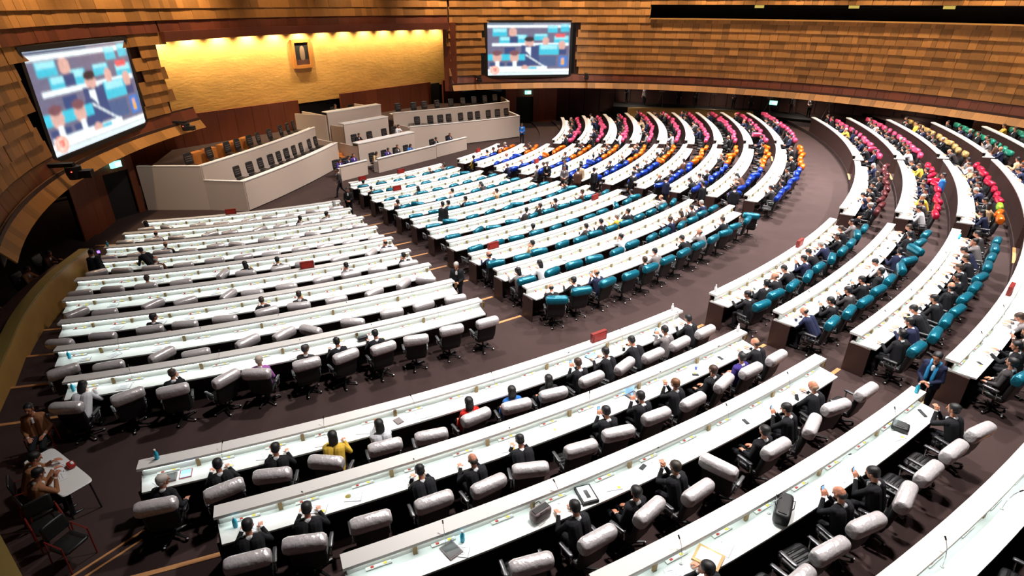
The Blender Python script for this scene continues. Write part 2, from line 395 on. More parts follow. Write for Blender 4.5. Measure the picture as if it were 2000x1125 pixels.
# recess under the timber walls: dark panelled back wall, soffit
def under(name, ph0, ph1, off, cap):
    n = int(abs(ph1 - ph0) / 2.6); W = MB().strip([ell(R(ph0 + (ph1 - ph0) * i / n), off + .12) for i in range(n + 1)], .06, -.1, 4.2, 'black').build(name, kind='structure')
    for i in range(n):
        a = ell(R(ph0 + (ph1 - ph0) * (i + .02) / n), off); c2 = ell(R(ph0 + (ph1 - ph0) * (i + .98) / n), off)
        MB().strip([a, c2], .05, 0, 3.95, cap).build('wall_panel', W)
    so = MB()
    for i in range(n):
        q = [ell(R(ph0 + (ph1 - ph0) * (i + d) / n), o_) for d, o_ in ((0, -.2), (1, -.2), (1, off + .1), (0, off + .1))]
        so.add([(*p, 4.0) for p in q], [(0, 1, 2, 3)], 'black')
    so.build('soffit', W)
under('wall_back_recess', 36, phi_of(18.6, 21.6), 5.5, 'dark_wall')
for deg in (62, 76, 90, 104, 118):   # added fill lights that brighten the dark recess, no real fixtures
    x, y = ell(R(deg), 3.2); lamp('recess_fill', 'SPOT', (x, y, 3.9), 220, (1, .8, .65), spot_size=R(150), spot_blend=1, shadow_soft_size=.1, target=(x, y, 0))
we = MB().strip([ell(R(36 + (64.5 - 36) * i / 8), .35) for i in range(9)], .05, 1.5, 4.2, 'black').build('wall_end', kind='structure')
for i in range(8): MB().strip([ell(R(36 + 28.5 * (i + .02) / 8), .2), ell(R(36 + 28.5 * (i + .98) / 8), .2)], .06, 1.5, 4.1, 'wood_red').build('timber_panel', we)
under('wall_press_recess', phi_of(18.8, -19.6), 262, 4.5, 'black')
# timber flanks with the two exits
def flank(name, pts, sgn):
    W = MB().strip([(p[0] - .5, p[1]) for p in pts], .05, 0, 4.3, 'black').build(name, kind='structure')
    a, b_, c2, d = pts
    def boards(p, q, z0, z1, n):
        for i in range(n):
            u0 = [p[k] + (q[k] - p[k]) * (i + .01) / n for k in (0, 1)]; u1 = [p[k] + (q[k] - p[k]) * (i + .99) / n for k in (0, 1)]
            MB().strip([u0, u1], .06, z0, z1, 'wood_red').build('timber_panel', W)
    boards(a, b_, 0, 4.0, 4); boards(c2, d, 0, 4.0, 1); boards(b_, c2, 2.5, 4.0, 2)
    return W
flank('wall_flank_left', ((18.75, -19.4), (16.15, -17.15), (15.75, -15.75), (15.5, -15.35)), 1)
flank('wall_flank_right', ((18.4, 21.6), (16.6, 20.2), (15.4, 19.1), (14.6, 18.4)), -1)
for nm, p, q in (('door_1', (16.1, -17.1), (15.78, -15.85)), ('door_2', (16.55, 20.1), (15.45, 19.15))):
    b = MB(); b.strip([(p[0] - .12, p[1]), (q[0] - .12, q[1])], .05, 0, 2.5, 'black'); b.build(nm, kind='structure')
def exit_sign(p, rz, label):
    e = empty('exit_sign', p, rz, label=label, cat='exit sign'); MB().box((0, 0, 0), (.06, .30, .16), 'exit').build('light_box', e)
    MB().box((.065, .10, 0), (.01, .15, .10), 'exit_w').build('pictogram', e)
exit_sign((16.25, -16.4, 2.95), R(20), 'lit green exit sign above the dark doorway beside the silver-chair blocks')
exit_sign((16.4, 19.6, 2.95), R(-40), 'lit green exit sign above the dark doorway near the pink-chair blocks')
x, y = ell(R(93), .0); exit_sign((x, y - .7, 3.2), R(-90), 'lit green exit sign under the timber wall behind the pink-chair rows')

# gold wall and the timber below it
W = MB(); W.box((9.25, 1.5, 6.4), (.2, 15.5, 2.8), 'gold_wall'); W.build('wall_gold', kind='structure')
W = MB(); W.box((9.0, 1.5, 1.9), (.08, 16, 2.1), 'black'); wl = W.build('wall_timber', kind='structure')
def timber(y0, y1, z1, n, x=9.85):
    for i in range(n):
        b = MB(); a = y0 + (y1 - y0) * i / n; c2 = y0 + (y1 - y0) * (i + 1) / n; b.box((x, (a + c2) / 2, z1 / 2), (.1, (c2 - a) / 2 - .01, z1 / 2), 'wood_red'); b.build('timber_panel', wl)
timber(-15.2, -1.1, 3.95, 11); timber(2.8, 13.0, 4.0, 8); timber(14.4, 17, 4.05, 2, 10.1)
MB().box((9.6, 13.7, 1.9), (.1, .7, 1.9), 'black').build('dark_panel', wl)

# portrait
pf = empty('portrait', (9.5, .05, 7.15), 0, label='framed portrait hanging alone on the gold wall', cat='picture')
b = MB(); b.box((0, 0, 0), (.05, .66, .88), 'black'); b.build('canvas', pf)
for yy in (-.71, .71): MB().box((.05, yy, 0), (.10, .11, 1.0), 'frame_gold').build('frame_rail', pf)
for zz in (-.90, .90): MB().box((.05, 0, zz), (.10, .60, .11), 'frame_gold').build('frame_rail', pf)
pm = mat('paint_pale', (.23, .15, .10), .7); pm2 = mat('paint_brown', (.08, .03, .02), .7)
b = MB(); b.sell((.06, .05, .02), (.012, .22, .55), pm, .8, .8); b.build('painted_figure', pf)
b = MB(); b.box((.055, 0, -.60), (.012, .58, .20), pm2); b.build('painted_ground', pf)

# ------------------------------------------------------------------ the two big screens
def screen_mesh():
    W_, H_ = 128, 76; im = np.zeros((H_, W_, 3)) + np.array([.16, .15, .24])
    yy, xx = np.mgrid[0:H_, 0:W_]; X = xx / W_; Y = yy / H_
    def rect(x0, y0, x1, y1, c, sl=0): im[(X >= x0) & (X < x1) & (Y + sl * (X - x0) >= y0) & (Y + sl * (X - x0) < y1)] = c
    def eli(x, y, a, b_, c): im[((X - x) / a) ** 2 + ((Y - y) / b_) ** 2 < 1] = c
    cy, cyl, navy, wht, sk = (.05, .55, .72), (.35, .80, .88), (.04, .07, .20), (.88, .97, 1.), (.72, .42, .36)
    rect(0, .03, 1, .09, wht); rect(0, .0, .55, .03, (.03, .06, .15))
    for x0, y0, w_, h_ in ((.06, .10, .17, .15), (.14, .26, .20, .14), (.33, .22, .14, .2), (.56, .20, .16, .12), (.80, .24, .18, .18), (.72, .04, .12, .14), (.88, .02, .1, .14)):
        rect(x0, y0, x0 + w_, y0 + h_, cy); rect(x0 + .01, y0, x0 + w_ - .01, y0 + h_ * .4, cyl)
    rect(.05, .38, .98, .425, wht); rect(.62, .40, .86, .60, cy); rect(.64, .42, .84, .50, cyl); rect(.20, .46, .33, .60, navy); rect(.62, .62, .83, .82, (.07, .12, .26))
    eli(.30, .17, .05, .09, sk); rect(.26, .25, .36, .38, navy); eli(.50, .36, .055, .10, sk); eli(.50, .30, .06, .05, (.03, .02, .03))
    im[(X > .40) & (X < .62) & (Y > .44 - .3 * np.abs(X - .51)) & (Y < .80)] = navy; rect(.46, .45, .52, .62, wht); eli(.44, .72, .08, .2, navy)
    eli(.70, .34, .04, .08, sk); eli(.90, .42, .045, .09, sk); rect(.86, .50, .96, .60, navy); rect(.82, .20, .93, .27, (.85, .1, .12))
    for x in (.11, .32): rect(x - .12, .58, x + .13, .70, cy); eli(x, .64, .055, .11, sk); eli(x, .56, .06, .05, (.2, .08, .1)); rect(x - .09, .74, x + .09, .86, navy); rect(x - .02, .72, x + .03, .86, wht)
    im[np.abs(Y - (.60 + (X - .46) * 1.0)) < .012 + 0 * X] *= np.where((X > .46) & (X < .70), 0, 1)[np.abs(Y - (.60 + (X - .46) * 1.0)) < .012][:, None]
    im[(np.abs(Y - (.60 + (X - .46))) < .012) & (X > .46) & (X < .70)] = wht
    rect(.02, .82, .72, .87, wht); rect(.42, .83, .60, .90, cy); eli(.45, .86, .05, .06, sk)
    rect(.86, .62, .97, .84, (.05, .2, .6)); rect(.895, .66, .935, .80, (.75, .4, .35)); rect(.90, .72, .93, .80, (.9, .45, .05))
    rect(0, .87, 1, .925, (.93, .97, .98)); rect(.1, .895, .7, .905, (.72, .66, .58)); rect(0, .935, 1, 1, (.82, .96, 1)); rect(.12, .96, .8, .968, (.6, .75, .8)); rect(0, .925, 1, .935, (.45, .5, .5))
    eli(.08, .89, .055, .085, (.93, .35, .22)); eli(.08, .89, .04, .065, (.95, .75, .65)); rect(.055, .86, .068, .92, (.85, .12, .08)); rect(.092, .86, .105, .92, (.85, .12, .08)); rect(.055, .855, .105, .872, (.85, .12, .08)); rect(.073, .885, .087, .93, (.85, .12, .08))
    im = im * (1 + .10 * rng.standard_normal((H_, W_, 1)))
    for _ in range(2): im = (im + np.roll(im, 1, 0) + np.roll(im, -1, 0) + np.roll(im, 1, 1) + np.roll(im, -1, 1)) / 5
    im = np.clip(im, 0, 1.2)
    vs = [(0, x / W_ - .5, .5 - y / H_) for y in range(H_ + 1) for x in range(W_ + 1)]
    fs = [(y * (W_ + 1) + x, (y + 1) * (W_ + 1) + x, (y + 1) * (W_ + 1) + x + 1, y * (W_ + 1) + x + 1) for y in range(H_) for x in range(W_)]
    me = bpy.data.meshes.new('screen_picture'); me.from_pydata(vs, [], fs)
    at = me.color_attributes.new('pic', 'FLOAT_COLOR', 'CORNER'); cols = np.ones((H_ * W_, 4, 4), np.float32); cols[:, :, :3] = im.reshape(-1, 1, 3); at.data.foreach_set('color', cols.ravel())
    m = bpy.data.materials.new('screen_picture'); m.use_nodes = True; nt = m.node_tree; p = nt.nodes['Principled BSDF']; a = nt.nodes.new('ShaderNodeVertexColor'); a.layer_name = 'pic'
    p.inputs['Base Color'].default_value = (.02, .02, .02, 1); nt.links.new(a.outputs['Color'], p.inputs['Emission Color']); p.inputs['Emission Strength'].default_value = 1.15; p.inputs['Roughness'].default_value = .3
    me.materials.append(m); return me
SCR = screen_mesh()
def big_screen(p0, p1, z0, z1, label, flip):
    a, b_ = Vector(p0), Vector(p1); mid = (a + b_) / 2; d = (b_ - a); L_ = d.length; rz = math.atan2(d.y, d.x) - math.pi / 2   # local Y runs p0 -> p1, +X faces the hall
    rt = empty('video_screen', (mid.x, mid.y, (z0 + z1) / 2), rz, label=label, cat='screen')
    b = MB(); b.box((-.45, 0, 0), (.40, L_ / 2 + .22, (z1 - z0) / 2 + .2), 'black'); b.build('cabinet', rt)
    for s in (-1, 1): MB().box((-.02, s * (L_ / 2 + .11), 0), (.06, .11, (z1 - z0) / 2 + .2), 'black').build('bezel', rt)
    for s in (-1, 1): MB().box((-.02, 0, s * ((z1 - z0) / 2 + .11)), (.06, L_ / 2, .09), 'black').build('bezel', rt)
    o = link('picture', SCR, rt, (.0, 0, 0)); o.scale = (1, L_, z1 - z0)
big_screen((21.05, -20.0), (15.25, -14.05), 4.68, 8.85, 'large lit video screen on the timber wall above the dark exit doorway', 0)
big_screen((15.25, 15.05), (20.35, 20.45), 4.77, 9.10, 'large lit video screen on the timber wall beyond the gold wall', 0)
def ptz(ph, z, label, s=1.0):
    x, y = ell(R(ph), -.7); rz = math.atan2(-math.sin(R(ph)), -math.cos(R(ph)))
    rt = empty('wall_camera', (x, y, z), rz, label=label, cat='camera')
    MB().box((-.3 * s, 0, .15 * s), (.45 * s, .10 * s, .05 * s), 'black').build('bracket', rt); b = MB(); b.lathe([(.16 * s, -.25 * s), (.2 * s, -.1 * s), (.2 * s, .1 * s)], 'black', (.1 * s, 0, 0)); b.build('housing', rt)
    MB().box((.32 * s, 0, -.12 * s), (.22 * s, .13 * s, .10 * s), 'black').build('lens_barrel', rt); MB().box((.12 * s, -.2 * s, -.02), (.02, .02, .02), 'red_led').build('tally_light', rt)
ptz(phi_of(21.8, -20.5), 4.35, 'black camera on a wall bracket under the screen above the exit doorway', 1.5)
ptz(phi_of(14.1, -12.2), 4.15, 'black camera on a bracket at the edge of the gold wall, beside the screen', 1.2)
ptz(phi_of(14.7, 14.1), 4.62, 'black camera on a bracket between the gold wall and the far screen', 1.1)
ptz(phi_of(21.6, 21.4), 4.7, 'black camera on a bracket past the far screen, above the pink chairs', 1.1)

# ------------------------------------------------------------------ rostrum
def curve(p, q, sag, n=14):
    p, q = Vector(p), Vector(q); d = q - p; nn = Vector((-d.y, d.x)).normalized(); 
    return [tuple(p + d * (i / n) + nn * (sag * 4 * (i / n) * (1 - i / n))) for i in range(n + 1)]
def shift(pts, dx, dy=0): return [(x + dx, y + dy) for x, y in pts]
def wing(lab, low0, low1, up0, up1, far, hl, hu, sag, back, sgn):
    rt = empty('rostrum_wing', (low0[0], low0[1], 0), 0, label=lab, cat='rostrum'); off = Vector((-low0[0], -low0[1]))
    T = lambda pts: [(x + off.x, y + off.y) for x, y in pts]
    lo = curve(low0, low1, sag); up = curve(up0, up1, sag)
    MB().strip(T(lo), .10, .06, hl, 'rostrum').build('front_wall', rt); MB().strip(T(up), .10, .06, hu, 'rostrum').build('upper_wall', rt)
    MB().strip(T(shift(lo, -.02)), .06, 0, .06, 'black').build('plinth', rt)
    MB().strip(T(lo), .16, hl, hl + .05, 'rostrum_top').build('wall_cap', rt); MB().strip(T(up), .16, hu, hu + .05, 'rostrum_top').build('wall_cap', rt)
    MB().strip(T(shift(lo, -.32)), .5, hl - .10, hl - .06, 'rostrum_top').build('counter', rt); MB().strip(T(shift(up, -.32)), .5, hu - .10, hu - .06, 'rostrum_top').build('counter', rt)
    MB().strip(T([far, up0]), .12, .0, hu, 'rostrum').build('end_wall', rt); MB().strip(T([up0, low0]), .12, .0, hl, 'rostrum').build('end_wall', rt)
    MB().strip(T([far, up0]), .16, hu, hu + .04, 'rostrum_top').build('wall_cap', rt); MB().strip(T([up0, low0]), .16, hl, hl + .04, 'rostrum_top').build('wall_cap', rt)
    MB().strip(T([low1, up1]), .10, .0, hl, 'rostrum').build('inner_wall', rt)
    P = T(lo + list(reversed(up))); MB().poly(P, .05, hl - .60, 'carpet').build('platform', rt)
    P = T(up + list(reversed(back))); MB().poly(P, .05, hu - .60, 'carpet').build('platform', rt)
    return lo, up
LLO, LUP = wing('long cream rostrum wing facing the silver-chair block, stepped end wall', (20.2, -11.7), (15.9, -2.3), (18.25, -12.95), (13.5, -2.35), (15.55, -15.2), 1.70, 2.5, -.25, [(15.3, -15.2), (10.1, -11), (10.1, -2.4)], 1)
RLO, RUP = wing('long cream rostrum wing facing the pink-chair block', (19.55, 14.15), (15.9, 4.7), (17.4, 15.4), (14.0, 4.7), (14.9, 17.4), 1.80, 2.65, .25, [(14.6, 17.2), (10.1, 13.5), (10.1, 4.8)], -1)
# presiding desks, three steps
def dais(name, lab, x, y0, y1, depth, h, hp, back=None, extra=None):
    rt = empty(name, (x, (y0 + y1) / 2, 0), 0, label=lab, cat='desk'); cy = (y0 + y1) / 2
    MB().box((0, 0, (h + hp) / 2 if False else h / 2 + .02), (.05, (y1 - y0) / 2, h / 2 - .02), 'rostrum').build('front_panel', rt)
    MB().box((-.25, 0, h - .02), (.33, (y1 - y0) / 2 + .02, .03), 'rostrum_top').build('desk_top', rt)
    for s in (-1, 1): MB().box((-depth / 2, s * ((y1 - y0) / 2 - .05), (h - .25) / 2 + .02), (depth / 2, .05, (h - .25) / 2 - .02), 'rostrum').build('side_panel', rt)
    MB().box((-depth / 2 - .03, 0, hp / 2), (depth / 2 - .08, (y1 - y0) / 2 - .1, hp / 2 - .01), 'carpet').build('platform', rt)
    return rt
dais('presiding_desk', 'highest cream presiding desk in front of the dark doorway in the timber wall', 13.5, -1.15, 3.9, 3.2, 3.4, 2.35)
dais('secretary_desk', 'middle cream desk one step below the presiding desk', 15.2, -1.05, 3.1, 1.55, 2.75, 1.65)
dais('officer_desk', 'long low cream desk in front of the two stepped presiding desks', 17.5, -1.7, 3.6, 2.1, 1.78, .95)
b = MB(); b.strip([(13.4, -1.2), (11.0, -2.2)], .08, 0, 3.2, 'rostrum'); b.build('side_screen', label='cream side screen running back from the presiding desk', cat='screen panel')
for i, (z, xx) in enumerate(((.30, 16.9), (.60, 16.4), (.95, 15.9))): pass
st = empty('rostrum_stairs', (16.0, -1.95, 0), 0, label='narrow stairs tinted with orange light between the rostrum wing and the presiding desks', cat='stairs')
for i in range(6): MB().box((-.35 * i + .9, 0, .17 * (i + 1) / 2), (.18, .20, .17 * (i + 1) / 2), 'orange_wood_and_light').build('stair_tread', st)  # orange light on the stairs is put into their colour
def clerk(lab, y0, y1, x=19.5):
    rt = empty('clerk_desk', (x, (y0 + y1) / 2, 0), 0, label=lab, cat='desk'); hw = (y1 - y0) / 2
    MB().box((0, 0, .5), (.04, hw, .48), 'rostrum').build('front_panel', rt); MB().box((-.22, 0, .76), (.22, hw - .05, .02), 'rostrum_top').build('worktop', rt)
    MB().box((-.03, 0, 1.0), (.10, hw + .02, .025), 'rostrum_top').build('top_cap', rt)
    for s in (-1, 1): MB().box((-.25, s * (hw - .03), .40), (.22, .03, .38), 'rostrum_top').build('end_panel', rt)
clerk('short cream clerk desk facing the walking person', -4.6, -2.4, 19.2); clerk('long cream clerk desk in front of the presiding desks', -1.7, 3.9); clerk('cream clerk desk in front of the far rostrum wing', 4.1, 7.5, 19.35)

# ------------------------------------------------------------------ rails of the press strip
RAIL = [(25.5, -21.15), (27.4, -22.85), (29.75, -24.3), (32.2, -25.4), (35, -26.6), (38, -27.2), (40.5, -27.3), (43.5, -27.3)]
def smoothline(P, n=6):
    out = []
    for i in range(len(P) - 1):
        p0, p1, p2, p3 = (Vector(P[max(0, min(len(P) - 1, i + k))]) for k in (-1, 0, 1, 2))
        for j in range(n):
            t = j / n; out.append(tuple(.5 * ((2 * p1) + (p2 - p0) * t + (2 * p0 - 5 * p1 + 4 * p2 - p3) * t * t + (3 * p1 - p0 - 3 * p2 + p3) * t ** 3)))
    out.append(P[-1]); return out
def rail(lab, P):
    P = smoothline(P); o = P[0]; rt = empty('press_rail', (o[0], o[1], 0), 0, label=lab, cat='railing'); Q = [(x - o[0], y - o[1]) for x, y in P]
    MB().strip(Q, .16, .5, 1.98, 'rail').build('rail_body', rt); MB().strip(Q, .34, 1.98, 2.05, 'rail_top').build('rail_cap', rt)
rail('curved golden timber rail beside the silver-chair blocks', RAIL)
rail('curved golden timber rail behind the pink-chair rows', [(x, 1.6 - y) for x, y in RAIL[:5]])
# stepped desk strip of the press behind the rail
P = [(x - .2, y - .75) for x, y in smoothline(RAIL)[:34]]; b = MB(); b.strip(P, .6, 1.55, 1.6, 'dark_wall'); b.strip([(x, y - .25) for x, y in P], .05, .6, 1.55, 'black'); b.build('press_counter', label='dark narrow press counter behind the golden rail', cat='counter')

# ------------------------------------------------------------------ desks
CUT = .10
def desk(seg):
    bk, k, n, t0, t1 = seg; r, z = row_r(k), row_z(k); tm = (t0 + t1) / 2
    rt = empty('curved_desk', (0, 0, 0), 0, label='curved white bench desk, %s row from the rostrum in %s' % (ORD[n], BLK[bk]), cat='desk', group='curved bench desks')
    da = math.degrees(.05 / r)
    MB().arc(r + .03, r + .07, z, z + 1.06, t0 + da, t1 - da, 'wenge').build('front_panel', rt)
    MB().arc(r, r + .28, z + 1.06, z + 1.12, t0, t1, 'ledge').build('ledge', rt)
    MB().arc(r + .17, r + .19, z + .86, z + 1.06, t0 + da, t1 - da, 'riser').build('riser', rt)
    MB().arc(r + .08, r + .66, z + .82, z + .86, t0, t1, 'white', CUT, CUT).build('worktop', rt)
    MB().arc(r + .235, r + .25, z + 1.035, z + 1.059, t0 + 2 * da, t1 - 2 * da, 'led').build('light_strip', rt)
    for a, b_ in ((t0 + da * .2, t0 + da), (t1 - da, t1 - da * .2)):
        e = MB(); e.arc(r + .04, r + .56, z, z + .82, a, b_, 'wenge'); e.build('end_panel', rt)
    rt.location = pol(r, tm, z)
    for ch in rt.children: ch.location = [-q for q in rt.location]
    return rt
def console_mesh():
    b = MB(); b.box((0, 0, .012), (.030, .20, .012), 'ledge'); b.box((0, .0, .026), (.022, .05, .004), 'paper'); return b.mesh('console')
CONS = console_mesh()
BT = {}
for nm in ('btn_red', 'btn_yel', 'paper'):
    b = MB(); b.box((0, 0, .028), (.016, .024, .006), nm); BT[nm] = b.mesh('button')
b = MB(); b.box((0, 0, .09), (.02, .035, .09), 'bronze'); POST = b.mesh('bronze_post')
def gooseneck():
    b = MB(); b.lathe([(.028, 0), (.028, .012), (.010, .018)], 'ledge'); b.tube([(0, 0, .02), (.01, 0, .18), (.05, 0, .33), (.10, 0, .42)], .005, 'chrome', 5); b.tube([(.10, 0, .42), (.135, 0, .465)], [.011, .013], 'plastic', 6); return b.mesh('microphone')
MIC = gooseneck()

# ------------------------------------------------------------------ chair meshes (facing +X, origin on the floor)
def chair_meshes(hi):
    nu, nv = (16, 10) if hi else (8, 6); D = {}
    b = MB(); b.sell((.02, 0, .47), (.27, .28, .065), 'leather', .3, .3, nu, nv)
    if hi:
        for i in range(5): b.box((-.16 + i * .085, 0, .533), (.022, .235, .010), 'leather')
    D['seat'] = b.mesh('seat', True)
    b = MB(); b.sell((-.27, 0, .84), (.055, .285, .36), 'leather', .3, .3, nu, nv, ry=-.16)
    if hi: b.sell((-.225, 0, .70), (.05, .24, .17), 'leather', .4, .35, nu, nv, ry=-.16)
    D['backrest'] = b.mesh('backrest', True)
    def wob(p):   # a wrapped bolster: round in section, flat gathered ends, uneven along its length
        p = Vector((p.x, p.z, -p.y)); u = abs(p.y) / .35; k = (1 + .05 * math.sin(p.y * 27 + 1) + .03 * math.sin(p.y * 61)) * (1 - .10 * max(0, u - .8) / .2)
        return Vector((p.x * k, p.y, p.z * k))
    for c in FILM:
        b = MB(); b.sell((-.325, 0, 1.085), (.122, .142, .345), 'film_' + c, .20, .75, 16 if hi else 8, 14 if hi else 6, ry=-.16, warp=wob); D['cover_' + c] = b.mesh('headrest_cover', True)
    for s in (-1, 1):
        b = MB(); b.sell((.04, s * .325, .69), (.17, .035, .022), 'arm_pad', .3, .3, 8, 6); b.tube([(.16, s * .325, .67), (.14, s * .325, .48), (.05, s * .26, .43)], .016, 'chrome', 5); b.tube([(-.1, s * .325, .67), (-.12, s * .325, .50), (-.05, s * .26, .43)], .016, 'chrome', 5)
        D['arm%d' % s] = b.mesh('armrest', True)
    b = MB(); b.lathe([(.05, .06), (.055, .12), (.028, .13), (.028, .41), (.09, .42)], 'plastic', n=8)
    for i in range(5):
        a = 2 * math.pi * i / 5 + .3; b.tube([(.04 * math.cos(a), .04 * math.sin(a), .105), (.31 * math.cos(a), .31 * math.sin(a), .075)], [.032, .02], 'plastic', 5)
    D['base'] = b.mesh('base')
    b = MB(); b.sell((0, 0, .032), (.032, .026, .032), 'plastic', .9, .9, 8, 6); b.sell((.012, .0, .055), (.022, .022, .014), 'glide', .8, .8, 6, 4); D['caster'] = b.mesh('caster', True)
    return D
CH = chair_meshes(True); CL = chair_meshes(False)
def put_chair(p, rz, col, label, group, lod):
    t = empty('swivel_chair', p, rz, label=label, cat='chair', group=group); D = CH if lod < 1 else CL
    link('seat', D['seat'], t); link('backrest', D['backrest'], t); link('headrest_cover', D['cover_' + col], t)['label'] = '%s film wrapped over the headrest' % col
    link('armrest', D['arm-1'], t); link('armrest', D['arm1'], t); bs = link('base', D['base'], t)
    if lod < 1:
        for i in range(5):
            a = 2 * math.pi * i / 5 + .3; link('caster', D['caster'], bs, (.31 * math.cos(a), .31 * math.sin(a), 0), random.random() * 6)
    return t

# ------------------------------------------------------------------ people
def ik(sh, hd, l1, l2, pole):
    sh, hd, pole = Vector(sh), Vector(hd), Vector(pole); d = hd - sh; L_ = min(d.length, (l1 + l2) * .995); dn = d.normalized(); hd = sh + dn * L_
    a = (l1 * l1 - l2 * l2 + L_ * L_) / (2 * L_); h = math.sqrt(max(0, l1 * l1 - a * a)); pp = (pole - dn * pole.dot(dn)).normalized(); return sh + dn * a + pp * h, hd
def prims(P, hi):
    """capsules (p0, p1, r0, r1, tag) of a clothed body; tags: cloth, skin, shirt, trouser, shoe, dark"""
    S = []; V = Vector
    def cap(p, q, r0, r1, t): S.append((V(p), V(q), r0, r1, t))
    pz = P['pz']; lean = P.get('lean', .08); tw = P.get('twist', 0.0)
    pel = V((P.get('px', 0), 0, pz)); ch = pel + V((lean * .75, P.get('side', 0) * .7, .40 - abs(lean) * .25)); nk = pel + V((lean, P.get('side', 0), .54 - abs(lean) * .4))
    rot = Matrix.Rotation(tw, 3, 'Z')
    for s in (-1, 1):
        hp = pel + V((0, s * .09, 0)); sd = ch + rot @ V((0, s * .095, .03)); so = nk + rot @ V((0, s * .165, -.055))
        cap(hp, sd, .125, .125, 'cloth'); cap(sd, nk + rot @ V((0, s * .06, -.06)), .12, .085, 'cloth'); cap(nk + rot @ V((0, s * .05, -.04)), so, .075, .072, 'cloth')
        hand = V(P['hand'][0 if s > 0 else 1]) ; el, hand = ik(so, hand, .29, .26, P.get('pole', (-.25, s * .6, -1)) if not isinstance(P.get('pole'), dict) else P['pole'][s])
        cap(so, el, .062, .050, 'cloth'); wr = hand; fo = wr - el; cap(el, el + fo * .92, .050, .036, 'cloth'); cap(el + fo * .90, el + fo * .97, .035, .034, 'shirt'); cap(el + fo * .93, wr, .027, .026, 'skin')
        hd = (V(P['hdir'][0 if s > 0 else 1]) if 'hdir' in P else fo).normalized(); lat = hd.cross(V((0, 0, 1))); lat = lat.normalized() if lat.length > .1 else V((0, 1, 0)); nrm = lat.cross(hd)
        if hi:
            for j in (-1, 0, 1): cap(wr + lat * j * .014, wr + hd * .085 + lat * j * .025, .018, .015, 'skin')
            cr = P.get('curl', .5)
            for j, ln in ((-1.5, .060), (-.5, .075), (.5, .082), (1.5, .074)):
                a = wr + hd * .085 + lat * j * .022; d1 = (hd - nrm * cr * .6).normalized(); m_ = a + d1 * ln * .55; d2 = (hd - nrm * cr * 1.7).normalized(); cap(a, m_, .0105, .0095, 'skin'); cap(m_, m_ + d2 * ln * .5, .0095, .008, 'skin')
            th = lat * (1 if s < 0 else -1) * -1; a = wr + hd * .03 + th * .028; m_ = a + (hd * .6 + th * .7 - nrm * .3).normalized() * .045; cap(a, m_, .014, .012, 'skin'); cap(m_, m_ + (hd * .9 + th * .15 - nrm * .3).normalized() * .035, .012, .009, 'skin')
        else: cap(wr, wr + hd * .13, .036, .028, 'skin')
        kn = V(P['knee'][0 if s > 0 else 1]); an = V(P['ankle'][0 if s > 0 else 1])
        cap(hp, kn, .095, .066, 'trouser'); cap(kn, an, .062, .044, 'trouser'); fd = V((math.cos(P.get('foot', 0)), math.sin(P.get('foot', 0)), 0)); cap(an + V((0, 0, -.035)) - fd * .04, an + fd * .15 + V((0, 0, -.055)), .042, .034, 'shoe')
    hy, hp_ = P.get('head', (0, 0)); HR = Matrix.Rotation(hy, 3, 'Z') @ Matrix.Rotation(hp_, 3, 'Y'); base = nk + V((.01, 0, .04)); hc = base + HR @ V((.025, 0, .15))
    cap(nk - V((0, 0, .03)), hc + HR @ V((-.02, 0, -.06)), .056, .052, 'skin'); cap(nk + V((-.035, -.02, .012)), nk + V((-.035, .02, .012)), .040, .040, 'shirt')
    f = lambda x, y, z: hc + HR @ V((x, y, z))
    cap(f(-.025, 0, .02), f(.02, 0, .03), .083, .078, 'skin'); cap(f(.03, 0, -.02), f(.045, 0, -.075), .066, .040, 'skin'); cap(f(-.04, 0, -.01), f(-.02, 0, .05), .078, .072, 'skin')
    cap(f(.095, 0, .005), f(.112, 0, -.03), .010, .015, 'skin')
    for s in (-1, 1): cap(f(-.005, s * .080, .01), f(-.005, s * .083, -.025), .016, .012, 'skin'); cap(f(.086, s * .030, .010), f(.084, s * .038, .010), .009, .009, 'dark')
    cap(f(.085, -.02, -.062), f(.085, .02, -.062), .008, .008, 'dark')
    cap(nk + rot @ V((.085, 0, -.06)), ch + rot @ V((.115, 0, .0)), .035, .025, 'shirt')
    return S, hc, HR
TAGS = ['cloth', 'skin', 'shirt', 'trouser', 'shoe', 'skin_dark']
def capsule(bm_v, bm_f, p, q, r0, r1, n=10):
    d = q - p; L_ = d.length; t = d.normalized() if L_ > 1e-6 else Vector((0, 0, 1)); a = t.orthogonal().normalized(); b = t.cross(a); rings = []
    for an in (-80, -50, -22, 0): rings.append((p + t * (r0 * math.sin(R(an))), r0 * math.cos(R(an))))
    for an in (0, 22, 50, 80): rings.append((q + t * (r1 * math.sin(R(an))), r1 * math.cos(R(an))))
    o = len(bm_v)
    for c_, rr in rings:
        for j in range(n): u = 2 * math.pi * j / n; bm_v.append(c_ + (a * math.cos(u) + b * math.sin(u)) * rr)
    for i in range(len(rings) - 1):
        for j in range(n): bm_f.append((o + i * n + j, o + i * n + (j + 1) % n, o + (i + 1) * n + (j + 1) % n, o + (i + 1) * n + j))
    bm_f.append(tuple(o + j for j in range(n - 1, -1, -1))); bm_f.append(tuple(o + (len(rings) - 1) * n + j for j in range(n)))
